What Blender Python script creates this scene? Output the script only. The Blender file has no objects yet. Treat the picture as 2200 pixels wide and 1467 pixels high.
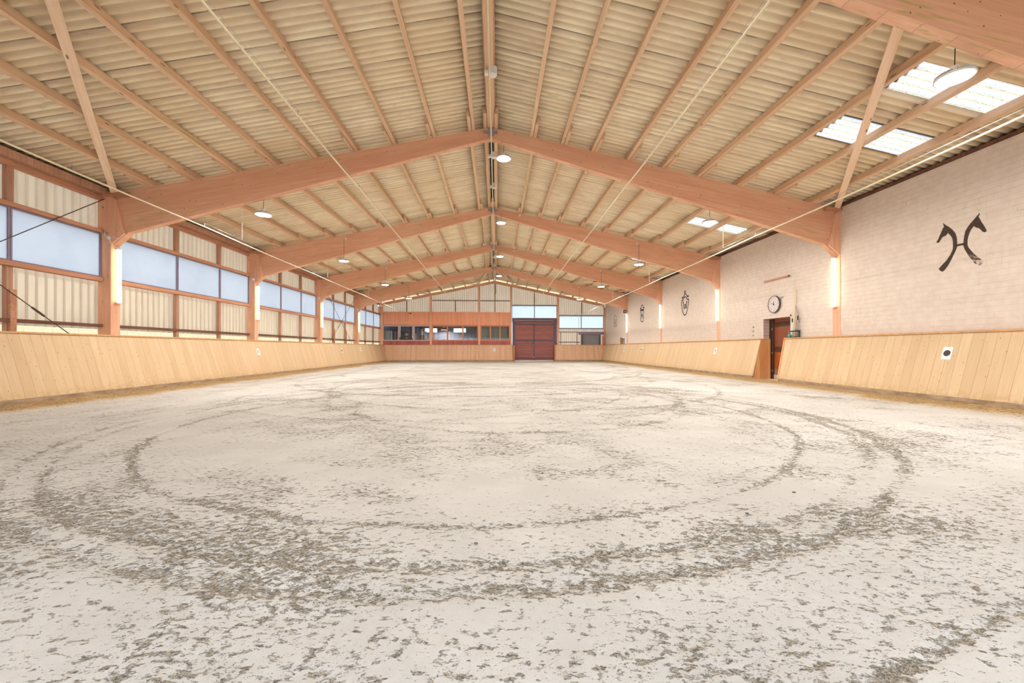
import bpy, math, random
import numpy as np
from mathutils import Vector, Matrix
random.seed(7); RNG = np.random.default_rng(7)
scene = bpy.context.scene
COL = scene.collection

# ------------------------------------------------------------------ helpers
class MB:
    """collects polygons of ONE mesh"""
    def __init__(s): s.v=[]; s.f=[]; s.uv=[]
    def add(s, verts, faces, uvs=None):
        n=len(s.v); s.v+= [tuple(p) for p in verts]
        for k,f in enumerate(faces):
            s.f.append([n+i for i in f])
            s.uv.append(uvs[k] if uvs else None)
    def box(s,x0,x1,y0,y1,z0,z1):
        v=[(x0,y0,z0),(x1,y0,z0),(x1,y1,z0),(x0,y1,z0),(x0,y0,z1),(x1,y0,z1),(x1,y1,z1),(x0,y1,z1)]
        s.add(v,[(0,3,2,1),(4,5,6,7),(0,1,5,4),(1,2,6,5),(2,3,7,6),(3,0,4,7)])
        return s
    def prism(s,poly,a0,a1,axis='Y'):
        """poly: list of 2D points; axis Y -> (x,z) extruded in y; X -> (y,z) extruded in x; Z -> (x,y)"""
        n=len(poly); area=sum(poly[i][0]*poly[(i+1)%n][1]-poly[(i+1)%n][0]*poly[i][1] for i in range(n))
        if area<0: poly=poly[::-1]
        def P(p,a):
            return (p[0],a,p[1]) if axis=='Y' else ((a,p[0],p[1]) if axis=='X' else (p[0],p[1],a))
        v=[P(p,a0) for p in poly]+[P(p,a1) for p in poly]
        A=list(range(n)); B=list(range(n,2*n))
        fs=[A if axis=='Y' else A[::-1], B[::-1] if axis=='Y' else B]
        for i in range(n):
            j=(i+1)%n
            fs.append((i,n+i,n+j,j) if axis=='Y' else (i,j,n+j,n+i))
        s.add(v,fs); return s
    def tube(s,pts,r,n=8,caps=True,flat=1.0):
        pts=[Vector(p) for p in pts]; rings=[]
        up=None
        for i,p in enumerate(pts):
            d=(pts[min(i+1,len(pts)-1)]-pts[max(i-1,0)]).normalized()
            if up is None: up = Vector((0,0,1)) if abs(d.z)<.9 else Vector((1,0,0))
            a=d.cross(up).normalized(); b=a.cross(d).normalized(); up=b
            rr=r[i] if isinstance(r,(list,tuple)) else r
            rings.append([p+(a*math.cos(2*math.pi*k/n)+b*math.sin(2*math.pi*k/n)*flat)*rr for k in range(n)])
        v=[q for R in rings for q in R]; f=[]
        for i in range(len(pts)-1):
            for k in range(n):
                f.append((i*n+k,(i+1)*n+k,(i+1)*n+(k+1)%n,i*n+(k+1)%n))
        if caps: f.append(list(range(n))); f.append([(len(pts)-1)*n+k for k in range(n)][::-1])
        s.add(v,f); return s
    def lathe(s,prof,c=(0,0,0),n=32,close=False):
        v=[];f=[]
        for (r,z) in prof:
            for k in range(n):
                a=2*math.pi*k/n; v.append((c[0]+r*math.cos(a),c[1]+r*math.sin(a),c[2]+z))
        for i in range(len(prof)-1):
            for k in range(n): f.append((i*n+k,i*n+(k+1)%n,(i+1)*n+(k+1)%n,(i+1)*n+k))
        if close: f.append(list(range(n))[::-1]); f.append([(len(prof)-1)*n+k for k in range(n)])
        s.add(v,f); return s
    def mesh(s,name,mat,smooth=False):
        me=bpy.data.meshes.new(name); me.from_pydata(s.v,[],s.f)
        if any(u is not None for u in s.uv):
            L=me.uv_layers.new(name='UVMap'); i=0
            for f,u in zip(s.f,s.uv):
                for k in range(len(f)):
                    L.data[i].uv = u[k] if u else (0,0); i+=1
        if mat: me.materials.append(mat)
        if smooth:
            for p in me.polygons: p.use_smooth=True
        me.validate(); me.update(); return me
    def build(s,name,mat,parent=None,smooth=False,bevel=0,loc=None,rot=None):
        o=bpy.data.objects.new(name,s.mesh(name,mat,smooth)); COL.objects.link(o)
        if parent: o.parent=parent
        if loc: o.location=loc
        if rot: o.rotation_euler=rot
        if bevel:
            m=o.modifiers.new('bevel','BEVEL'); m.width=bevel; m.segments=2; m.limit_method='ANGLE'
        return o
def tag(o,label=None,cat=None,group=None,kind=None):
    if label: o['label']=label
    if cat: o['category']=cat
    if group: o['group']=group
    if kind: o['kind']=kind
    return o
def empty(name,loc=(0,0,0),rot=(0,0,0)):
    o=bpy.data.objects.new(name,None); COL.objects.link(o); o.location=loc; o.rotation_euler=rot
    o.empty_display_size=.2; return o
def copy_tree(o,parent=None):
    c=o.copy(); COL.objects.link(c); c.parent=parent
    for ch in list(o.children): copy_tree(ch,c)
    return c
def lin(r,g,b):
    f=lambda c:(c/255/12.92 if c/255<=.04045 else ((c/255+.055)/1.055)**2.4)
    return (f(r),f(g),f(b),1)
ORD=['first','second','third','fourth','fifth','sixth','seventh','eighth','ninth','tenth','eleventh','twelfth']

# ------------------------------------------------------------------ materials
class G:
    def __init__(s,name):
        s.m=bpy.data.materials.new(name); s.m.use_nodes=True; s.t=s.m.node_tree; s.t.nodes.clear()
        s.out=s.n('ShaderNodeOutputMaterial')
    def n(s,typ,**k):
        nd=s.t.nodes.new(typ)
        for a,b in k.items(): setattr(nd,a,b)
        return nd
    def l(s,a,b): s.t.links.new(a,b)
    def put(s,sock,val):
        if val is None: return
        if isinstance(val,bpy.types.NodeSocket): s.l(val,sock)
        else: sock.default_value=val
    def math(s,op,a,b=None,c=None,clamp=False):
        nd=s.n('ShaderNodeMath',operation=op,use_clamp=clamp)
        for i,v in enumerate((a,b,c)): s.put(nd.inputs[i],v)
        return nd.outputs[0]
    def mix(s,f,a,b,mode='MIX'):
        nd=s.n('ShaderNodeMix',data_type='RGBA',blend_type=mode)
        s.put(nd.inputs[0],f); s.put(nd.inputs[6],a); s.put(nd.inputs[7],b); return nd.outputs[2]
    def noise(s,vec,scale,detail=3,rough=.55,dist=0):
        nd=s.n('ShaderNodeTexNoise'); s.put(nd.inputs['Vector'],vec); nd.inputs['Scale'].default_value=scale
        nd.inputs['Detail'].default_value=detail; nd.inputs['Roughness'].default_value=rough; nd.inputs['Distortion'].default_value=dist
        return nd.outputs[0]
    def step(s,v,a,b,x=0.,y=1.):
        nd=s.n('ShaderNodeMapRange',interpolation_type='SMOOTHSTEP'); s.put(nd.inputs[0],v)
        for i,q in enumerate((a,b,x,y)): s.put(nd.inputs[i+1],q)
        return nd.outputs[0]
    def map(s,vec,scale=(1,1,1),loc=(0,0,0),rot=(0,0,0)):
        nd=s.n('ShaderNodeMapping'); s.put(nd.inputs[0],vec)
        nd.inputs['Scale'].default_value=scale; nd.inputs['Location'].default_value=loc; nd.inputs['Rotation'].default_value=rot
        return nd.outputs[0]
    def obj(s,rand=True):
        tc=s.n('ShaderNodeTexCoord')
        if not rand: return tc.outputs['Object']
        oi=s.n('ShaderNodeObjectInfo'); va=s.n('ShaderNodeVectorMath',operation='ADD')
        m=s.math('MULTIPLY',oi.outputs['Random'],37.)
        s.l(tc.outputs['Object'],va.inputs[0]); s.l(m,va.inputs[1]); s.rnd=oi.outputs['Random']
        return va.outputs[0]
    def bump(s,h,dist=.01,strength=1.):
        nd=s.n('ShaderNodeBump'); nd.inputs['Strength'].default_value=strength; nd.inputs['Distance'].default_value=dist
        s.l(h,nd.inputs['Height']); return nd.outputs[0]
    def done(s,color,rough=.8,spec=.25,normal=None,metal=0):
        b=s.n('ShaderNodeBsdfPrincipled'); s.put(b.inputs['Base Color'],color); s.put(b.inputs['Roughness'],rough)
        b.inputs['Specular IOR Level'].default_value=spec; b.inputs['Metallic'].default_value=metal
        if normal is not None: s.l(normal,b.inputs['Normal'])
        s.l(b.outputs[0],s.out.inputs[0]); return s.m
def plain(name,rgb,rough=.7,spec=.3,metal=0,var=.06):
    g=G(name); v=g.obj(False); n=g.noise(v,9,3)
    c=lin(*rgb); d=tuple(x*(1-3*var) for x in c[:3])+(1,)
    return g.done(g.mix(n,d,c) if not metal else c,rough,spec,metal=metal)
def wood(name,c1,c2,cd,lam=None,knots=0.5,gs=22.,moss=0.,axis='X',holes=0.,rough=.75):
    """grain runs along local X (or Z)"""
    g=G(name); v=g.obj(); rot=(0,0,0)
    st=(1.2,gs,gs) if axis=='X' else (gs,gs,1.2)
    grain=g.noise(g.map(v,st),1,5,.6,.3)
    broad=g.noise(g.map(v,tuple(q*.12 for q in st)),1,2)
    col=g.mix(g.step(grain,.3,.72),lin(*c1),lin(*c2))
    col=g.mix(g.math('MULTIPLY',g.step(broad,.4,.75),.45),col,lin(*cd))
    col=g.mix(g.math('MULTIPLY',g.rnd,.25),col,lin(*cd))
    if knots:
        vo=g.n('ShaderNodeTexVoronoi'); g.l(g.map(v,(1.5,6,6) if axis=='X' else (6,6,1.5)),vo.inputs['Vector']); vo.inputs['Scale'].default_value=1.
        k=g.step(vo.outputs['Distance'],.05,.13,1.,0.)
        col=g.mix(g.math('MULTIPLY',k,knots),col,lin(105,62,40))
    if lam:
        sx=g.n('ShaderNodeSeparateXYZ'); g.l(v if False else g.n('ShaderNodeTexCoord').outputs['Object'],sx.inputs[0])
        fr=g.math('FRACT',g.math('DIVIDE',sx.outputs[2],lam))
        ln=g.math('MULTIPLY',g.step(g.math('ABSOLUTE',g.math('SUBTRACT',fr,.5)),.47,.5),.35)
        fl=g.math('FLOOR',g.math('DIVIDE',sx.outputs[2],lam))
        wn=g.n('ShaderNodeTexWhiteNoise',noise_dimensions='1D'); g.l(fl,wn.inputs['W'])
        col=g.mix(g.math('MULTIPLY',wn.outputs[0],.3),col,lin(*cd))
        col=g.mix(ln,col,lin(*[int(q*.62) for q in cd]))
    if holes:
        vo=g.n('ShaderNodeTexVoronoi'); g.l(g.map(v,(5.5,5.5,5.5)),vo.inputs['Vector']); vo.inputs['Scale'].default_value=1.
        col=g.mix(g.step(vo.outputs['Distance'],.05,.09,holes,0.),col,lin(70,35,25))
    if moss:
        mn=g.noise(g.map(v,(1.6,30,30),loc=(3,1,5)),1,4); m2=g.noise(g.map(v,(.25,.7,.7)),1,2)
        mm=g.math('MULTIPLY',g.step(mn,.56,.64),g.step(m2,.55,.62))
        col=g.mix(g.math('MULTIPLY',mm,moss),col,lin(158,176,72))
    return g.done(col,rough,.25,g.bump(grain,.002,.5))
M={}
M['glulam']=wood('glulam_red_brown',(246,200,170),(232,178,146),(212,152,122),lam=.042,knots=0,gs=14,moss=.5,holes=.8)
M['glulam_post']=wood('glulam_post',(244,196,164),(230,172,140),(208,148,118),knots=.2,gs=14,axis='Z',holes=.6)
M['purlin']=wood('purlin_wood',(236,206,174),(222,184,150),(190,144,112),knots=.7,gs=26,moss=.55)
M['stud']=wood('stud_wood',(204,160,134),(182,136,112),(150,108,88),knots=.5,gs=22,axis='Z')
M['rail']=wood('rail_wood',(216,162,130),(192,136,108),(156,106,82),knots=.4,gs=22)
M['darkwood']=wood('dark_rail_wood',(140,98,80),(112,76,64),(86,56,48),knots=.2,gs=22)
M['pale_timber']=wood('pale_timber',(250,224,198),(240,208,176),(220,180,148),knots=.8,gs=26)
M['cap']=wood('cap_wood',(226,180,130),(208,158,108),(186,134,88),knots=.3,gs=20)

def planks(name,c1,c2,c3,w,knot=.75,gap=(150,100,62),gapw=.03,var=.6,dust=0.,horizontal=False):
    """UV in metres: u across the planks, v along them"""
    g=G(name); uv=g.n('ShaderNodeUVMap').outputs[0]
    sx=g.n('ShaderNodeSeparateXYZ'); g.l(uv,sx.inputs[0]); U,V=(sx.outputs[1],sx.outputs[0]) if horizontal else (sx.outputs[0],sx.outputs[1])
    q=g.math('DIVIDE',U,w); idx=g.math('FLOOR',q); fr=g.math('FRACT',q)
    wn=g.n('ShaderNodeTexWhiteNoise',noise_dimensions='1D'); g.l(idx,wn.inputs['W']); r=wn.outputs[0]
    cb=g.n('ShaderNodeCombineXYZ'); g.l(U,cb.inputs[0]); g.l(g.math('ADD',V,g.math('MULTIPLY',r,20.)),cb.inputs[1]); g.l(g.math('MULTIPLY',r,13.),cb.inputs[2])
    grain=g.noise(g.map(cb.outputs[0],(26,1.6,1)),1,4,.6,.5)
    broad=g.noise(g.map(cb.outputs[0],(3.5,.7,1)),1,3)
    col=g.mix(g.step(grain,.3,.75),lin(*c1),lin(*c2))
    col=g.mix(g.math('MULTIPLY',r,var),col,lin(*c3))
    col=g.mix(g.math('MULTIPLY',g.step(broad,.45,.75),.35),col,lin(*c3))
    vo=g.n('ShaderNodeTexVoronoi'); g.l(g.map(cb.outputs[0],(13,8,1)),vo.inputs['Vector']); vo.inputs['Scale'].default_value=1.
    sel=g.step(g.n('ShaderNodeTexWhiteNoise').outputs[0],0,1) if False else None
    sc=g.n('ShaderNodeSeparateColor'); g.l(vo.outputs['Color'],sc.inputs[0])
    k=g.math('MULTIPLY',g.step(vo.outputs['Distance'],.06,.15,1.,0.),g.step(sc.outputs[0],.5,.75))
    col=g.mix(g.math('MULTIPLY',k,knot),col,lin(150,92,52))
    halo=g.math('MULTIPLY',g.step(vo.outputs['Distance'],.1,.32,1.,0.),g.step(sc.outputs[0],.5,.75))
    col=g.mix(g.math('MULTIPLY',halo,.22),col,lin(196,136,84))
    gp=g.step(g.math('ABSOLUTE',g.math('SUBTRACT',fr,.5)),.5-gapw,.5)
    col=g.mix(g.math('MULTIPLY',gp,.55),col,lin(*gap))
    if dust:
        dn=g.noise(cb.outputs[0],9,5); dd=g.math('MULTIPLY',g.step(V,.0,.22,1.,0.),g.step(dn,.38,.62))
        col=g.mix(g.math('MULTIPLY',dd,dust),col,lin(196,164,116))
    hb=g.math('SUBTRACT',g.math('MULTIPLY',grain,.15),gp)
    return g.done(col,.55,.35,g.bump(hb,.004,.6))
M['kick']=planks('kickboard_planks',(224,198,160),(216,186,146),(198,164,124),.215,dust=.8,var=.42)
M['kick_end']=planks('kickboard_planks_end',(230,192,160),(218,176,142),(202,156,122),.15,dust=.6)
M['cheek']=planks('cheek_planks',(236,178,120),(220,154,96),(202,134,80),.16,knot=.4)
M['redpanel']=planks('orange_red_boarding',(250,184,150),(242,166,130),(228,150,114),.12,knot=.15,gap=(150,80,55))
M['redstrip']=planks('dark_red_boarding',(192,112,104),(174,94,90),(152,78,76),.26,knot=.1,gap=(100,50,48))
M['gateboards']=planks('gate_boards',(176,114,104),(152,92,88),(124,74,76),.1,knot=.15,gap=(92,50,50),horizontal=True)
M['gatepale']=planks('gate_boards_bottom',(170,128,98),(150,106,84),(130,88,72),.1,knot=.2,gap=(92,60,50),horizontal=True)

def sheet_mat():
    g=G('fibre_cement_sheet'); v=g.obj(False)
    sx=g.n('ShaderNodeSeparateXYZ'); g.l(v,sx.inputs[0])
    n1=g.noise(g.map(v,(.9,3.2,1)),1,5,.6,.4); n2=g.noise(g.map(v,(3,14,3)),1,4); n3=g.noise(v,.35,3)
    n4=g.noise(v,40,3)
    col=g.mix(g.step(n1,.3,.7),lin(230,212,182),lin(252,240,210))
    col=g.mix(g.math('MULTIPLY',g.step(n2,.55,.74),.3),col,lin(192,162,138))
    col=g.mix(g.math('MULTIPLY',g.step(n3,.48,.62),.35),col,lin(232,206,164))
    wf=g.math('FRACT',g.math('DIVIDE',sx.outputs[1],.177)); flank_shade=g.step(g.math('ABSOLUTE',g.math('SUBTRACT',wf,.32)),.08,.3,1.,0.)
    col=g.mix(g.math('MULTIPLY',g.math('MULTIPLY',flank_shade,g.step(n1,.25,.6,.45,1.)),.34),col,lin(176,144,122))  # shaded flank of each wave painted browner
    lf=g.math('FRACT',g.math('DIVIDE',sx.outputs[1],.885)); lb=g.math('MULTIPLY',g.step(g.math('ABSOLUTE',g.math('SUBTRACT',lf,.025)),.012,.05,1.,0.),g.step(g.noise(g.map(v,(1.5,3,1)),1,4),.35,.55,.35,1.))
    col=g.mix(g.math('MULTIPLY',lb,.75),col,lin(104,82,68))  # lap shadow and dirt painted as a broken dark line
    moss=g.math('MULTIPLY',g.step(g.noise(g.map(v,(1.2,6,1),loc=(4,2,0)),1,4),.6,.72),g.step(g.noise(v,.22,2),.5,.62))
    col=g.mix(g.math('MULTIPLY',moss,.45),col,lin(160,160,80))
    col=g.mix(g.math('MULTIPLY',g.step(n4,.66,.74),.3),col,lin(232,214,186))
    return g.done(col,.9,.1,g.bump(n2,.004,.4))
M['sheet']=sheet_mat()
def translucent(name,c,c2,t=.6,rough=.35,gloss=.06,dirt=.25,tc=None,speck=0.,vscale=(1,1,1),wave=False,rib_shade=False):
    g=G(name); v=g.obj(False)
    n=g.noise(g.map(v,vscale),1.5,5,.65); 
    col=g.mix(g.math('MULTIPLY',g.step(n,.42,.7),dirt*2),lin(*c),lin(*c2))
    if rib_shade:  # groove shade painted as darker bands along every rib
        sx=g.n('ShaderNodeSeparateXYZ'); g.l(v,sx.inputs[0])
        for ax,gate in ((1,g.step(sx.outputs[0],-10.8,-10.7,1.,0.)),(0,g.step(sx.outputs[1],38.40,38.42))):
            fr=g.math('FRACT',g.math('DIVIDE',sx.outputs[ax],.207))
            ln=g.step(g.math('ABSOLUTE',g.math('SUBTRACT',fr,.825)),.05,.15,1.,0.)
            col=g.mix(g.math('MULTIPLY',g.math('MULTIPLY',ln,gate),.55),col,lin(170,148,132))
            e2=g.step(g.math('ABSOLUTE',g.math('SUBTRACT',fr,.68)),.01,.04,1.,0.)
            col=g.mix(g.math('MULTIPLY',g.math('MULTIPLY',e2,gate),.45),col,lin(150,120,92))
    if speck:
        vo=g.n('ShaderNodeTexVoronoi'); g.l(v,vo.inputs['Vector']); vo.inputs['Scale'].default_value=26.
        sc=g.n('ShaderNodeSeparateColor'); g.l(vo.outputs['Color'],sc.inputs[0])
        k=g.math('MULTIPLY',g.step(vo.outputs['Distance'],.12,.3,1.,0.),g.step(sc.outputs[1],.62,.7))
        k2=g.step(g.noise(g.map(v,(6,30,6)),1,4),.6,.66)
        if wave:
            sx=g.n('ShaderNodeSeparateXYZ'); g.l(v,sx.inputs[0]); fr=g.math('FRACT',g.math('DIVIDE',sx.outputs[1],.177))
            bd=g.step(g.math('ABSOLUTE',g.math('SUBTRACT',fr,.75)),.07,.16,1.,0.)
            col=g.mix(g.math('MULTIPLY',bd,.8),col,lin(206,180,132))
            k2=g.math('MULTIPLY',g.step(g.noise(g.map(v,(22,60,22)),1,4,.7),.52,.6),g.math('ADD',g.math('MULTIPLY',bd,.8),.05)); k=g.math('MULTIPLY',k,.7)
        col=g.mix(g.math('MULTIPLY',g.math('MAXIMUM',k,g.math('MULTIPLY',k2,.8)),speck),col,lin(92,70,52))
    d=g.n('ShaderNodeBsdfDiffuse'); g.l(col,d.inputs[0]); tr=g.n('ShaderNodeBsdfTranslucent'); g.l(col,tr.inputs[0])
    m=g.n('ShaderNodeMixShader'); m.inputs[0].default_value=t; g.l(d.outputs[0],m.inputs[1]); g.l(tr.outputs[0],m.inputs[2])
    gl=g.n('ShaderNodeBsdfGlossy'); gl.inputs['Roughness'].default_value=rough; m2=g.n('ShaderNodeMixShader'); m2.inputs[0].default_value=gloss
    g.l(m.outputs[0],m2.inputs[1]); g.l(gl.outputs[0],m2.inputs[2]); g.l(m2.outputs[0],g.out.inputs[0]); return g.m
M['pane']=translucent('polycarbonate_pane',(204,206,208),(192,196,202),t=.88,rough=.3,gloss=.012,dirt=.2)
M['grp']=translucent('grp_corrugated',(220,206,182),(202,184,158),t=.26,dirt=.25,gloss=.02,vscale=(3,3,.5),rib_shade=True)
M['grp_light']=translucent('grp_corrugated_light',(236,224,190),(222,206,170),t=.5,dirt=.2,gloss=.03)
M['rooflight']=translucent('rooflight_sheet',(192,193,198),(174,170,166),t=.85,dirt=.3,gloss=.0,speck=.85,wave=True)
M['strip']=translucent('cream_strip',(236,218,176),(220,198,150),t=.7,dirt=.3,gloss=.0)
M['curtain']=translucent('curtain_cloth',(200,198,178),(176,180,160),t=.3,dirt=.3,gloss=0,vscale=(9,1,.3))

def brick():
    g=G('painted_block_wall'); v=g.obj(False)
    sx=g.n('ShaderNodeSeparateXYZ'); g.l(v,sx.inputs[0]); cb=g.n('ShaderNodeCombineXYZ'); g.l(sx.outputs[1],cb.inputs[0]); g.l(sx.outputs[2],cb.inputs[1]); g.l(sx.outputs[0],cb.inputs[2])
    wob=g.noise(v,3,2); 
    zz=g.math('DIVIDE',g.math('ADD',sx.outputs[2],g.math('MULTIPLY',g.math('SUBTRACT',g.noise(v,2.5,2),.5),.012)),.125)
    row=g.math('FLOOR',zz); fz=g.math('FRACT',zz); par=g.math('MULTIPLY',g.math('MODULO',row,2.),.5)
    fu=g.math('FRACT',g.math('ADD',g.math('DIVIDE',sx.outputs[1],.26),par))
    bed=g.step(g.math('ABSOLUTE',g.math('SUBTRACT',fz,.5)),.45,.495); head=g.step(g.math('ABSOLUTE',g.math('SUBTRACT',fu,.5)),.478,.498)
    n1=g.noise(v,1.1,4,.6); n2=g.noise(v,6,4); n3=g.noise(v,2.4,5,.7)
    paint=g.mix(g.step(n2,.3,.7),lin(224,211,199),lin(217,202,188))
    m=g.math('MAXIMUM',g.math('MULTIPLY',bed,g.step(n1,.34,.62,.3,.9)),g.math('MULTIPLY',head,g.step(n3,.4,.62,.08,.5)))
    col=g.mix(g.math('MULTIPLY',m,.8),paint,lin(190,160,136))
    crack=g.math('MULTIPLY',g.math('MAXIMUM',bed,head),g.step(n3,.6,.68))
    col=g.mix(g.math('MULTIPLY',crack,.75),col,lin(140,104,82))
    h=g.math('SUBTRACT',g.math('MULTIPLY',n2,.2),m)
    return g.done(col,.8,.2,g.bump(h,.003,.35))
M['brick']=brick()
M['jamb']=plain('jamb_block',(206,178,164),.9)
def kerbm():
    g=G('weathered_kerb'); v=g.obj(False); n=g.noise(g.map(v,(1,1,4)),2.5,6,.65); n2=g.noise(v,14,4)
    col=g.mix(g.step(n,.35,.65),lin(150,126,104),lin(182,160,136)); col=g.mix(g.math('MULTIPLY',g.step(n2,.5,.7),.5),col,lin(196,166,120))
    return g.done(col,.9,.1,g.bump(n2,.006,.6))
M['kerb']=kerbm()
M['white']=plain('white_plastic',(240,238,234),.5)
M['cream']=plain('cream_pipe',(238,222,188),.45)
M['steel']=plain('galvanised_steel',(168,170,176),.45,.5,metal=.7)
M['rod']=plain('dark_steel_rod',(96,78,72),.5,.4)
M['black']=plain('black_plastic',(34,33,36),.5)
M['cord']=plain('black_cord',(50,42,40),.6)
M['clockrim']=plain('clock_rim',(92,84,88),.4)
M['dial']=plain('clock_dial',(226,214,210),.5)
M['numeral']=plain('clock_numeral',(120,104,104),.5)
M['paintblack']=plain('black_wall_paint',(34,32,34),.8)
M['sign']=plain('white_sign',(246,248,252),.4,.4,var=.01)
M['signink']=plain('sign_ink',(40,42,46),.5)
M['bronze']=plain('sign_dot',(70,58,44),.5)
M['teal']=plain('teal_rubber',(64,182,176),.4,.4)
M['lilac_frame']=plain('pale_window_frame',(214,190,196),.5)
M['orange_frame']=plain('orange_window_frame',(214,142,104),.55)
M['purple_frame']=plain('dark_door_frame',(112,92,108),.55)
M['sill']=plain('purple_grey_sill',(148,132,150),.6)
M['leaf']=plain('brown_red_door',(160,92,66),.6,var=.12)
M['leaf_dark']=plain('dark_door_band',(96,70,52),.6)
M['leaf_orange']=wood('door_boards',(206,116,62),(184,94,46),(160,76,36),knots=.2,gs=20)
M['shutter']=plain('grey_shutter',(140,140,146),.55)
M['fridge']=plain('pale_green_fridge',(196,204,186),.4)
M['roomwall']=planks('judges_room_lining',(190,194,208),(176,180,194),(160,158,172),.12,knot=.1,gap=(90,88,96))
M['roomwall_dark']=planks('judges_room_lining_dark',(128,112,112),(114,100,102),(98,88,96),.12,knot=.1,gap=(56,50,56))
M['roomfloor']=plain('judges_room_floor',(120,100,90),.7)
M['chair']=plain('brown_chair',(172,122,80),.6)
M['paper']=plain('white_paper',(232,234,238),.7)
M['bluedoor']=plain('blue_grey_door',(152,166,200),.6)
M['ochre']=plain('ochre_reveal',(196,150,70),.7)
def horse_paint():
    g=G('black_emblem_paint'); v=g.obj(False)
    sx=g.n('ShaderNodeSeparateXYZ'); g.l(v,sx.inputs[0])
    wear=g.math('MULTIPLY',g.step(sx.outputs[2],3.1,3.36,1.,0.),g.step(sx.outputs[1],8.3,8.5,1.,0.))
    n=g.noise(v,16,3); m=g.math('MULTIPLY',wear,g.step(n,.42,.55))
    c=g.mix(m,lin(74,60,52),lin(206,186,170))
    fr=g.math('FRACT',g.math('DIVIDE',sx.outputs[2],.125)); ln=g.math('MULTIPLY',g.step(fr,.0,.06,1.,0.),g.step(g.noise(v,5,2),.42,.6))
    return g.done(g.mix(g.math('MULTIPLY',ln,.5),c,lin(170,130,100)),.75,.2)
M['horse']=horse_paint()
def emis(name,rgb,s):
    g=G(name); e=g.n('ShaderNodeEmission'); e.inputs[0].default_value=rgb; e.inputs[1].default_value=s; g.l(e.outputs[0],g.out.inputs[0]); return g.m
LAMP_S=385.; TUBE_S=9.
M['fill_bulb']=emis('room_fill_bulb',(1,.95,.9,1),800.)
M['lamp']=emis('highbay_led',(1,.97,.91,1),LAMP_S)
M['tube']=emis('fluorescent_tube',(1,.87,.6,1),TUBE_S)
def glass():
    g=G('clear_glass'); a=g.n('ShaderNodeBsdfTransparent'); a.inputs[0].default_value=(.9,.93,.96,1); b=g.n('ShaderNodeBsdfGlossy'); b.inputs['Roughness'].default_value=.03
    f=g.n('ShaderNodeFresnel'); f.inputs[0].default_value=1.5; m=g.n('ShaderNodeMixShader'); g.l(f.outputs[0],m.inputs[0]); g.l(a.outputs[0],m.inputs[1]); g.l(b.outputs[0],m.inputs[2]); g.l(m.outputs[0],g.out.inputs[0]); return g.m
M['glass']=glass()

# ------------------------------------------------------------------ site constants (metres)
BAY=6.625; F=[11.72+(n-1)*BAY for n in range(5)]       # portal frames 0..4, Y of their near face
F=[11.72-BAY]+[11.72+n*BAY for n in range(4)]
YE=38.35; RX=-.09; SL=.2057
SLA=math.atan(SL)
top=lambda x:7.69-SL*abs(x-RX)
def U(z): return z
# ------------------------------------------------------------------ arena sand
def vnoise(x,y,seed):
    xi=np.floor(x).astype(np.int64); yi=np.floor(y).astype(np.int64); fx=x-xi; fy=y-yi
    fx=fx*fx*(3-2*fx); fy=fy*fy*(3-2*fy)
    def h(a,b):
        n=(a*374761393+b*668265263+seed*1442695041)&0xffffffff
        n=((n^(n>>13))*1274126177)&0xffffffff
        return ((n^(n>>16))&0xffff)/65535.
    return (h(xi,yi)*(1-fx)+h(xi+1,yi)*fx)*(1-fy)+(h(xi,yi+1)*(1-fx)+h(xi+1,yi+1)*fx)*fy
def fbm(x,y,s,oct=4,seed=1,g=.5):
    t=0;a=1;n=0
    for i in range(oct):
        t=t+a*vnoise(x*s*2**i+17*i,y*s*2**i+31*i,seed+i); n+=a; a*=g
    return t/n
def ss(x,a,b):
    t=np.clip((x-a)/(b-a),0,1); return t*t*(3-2*t)
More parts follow.
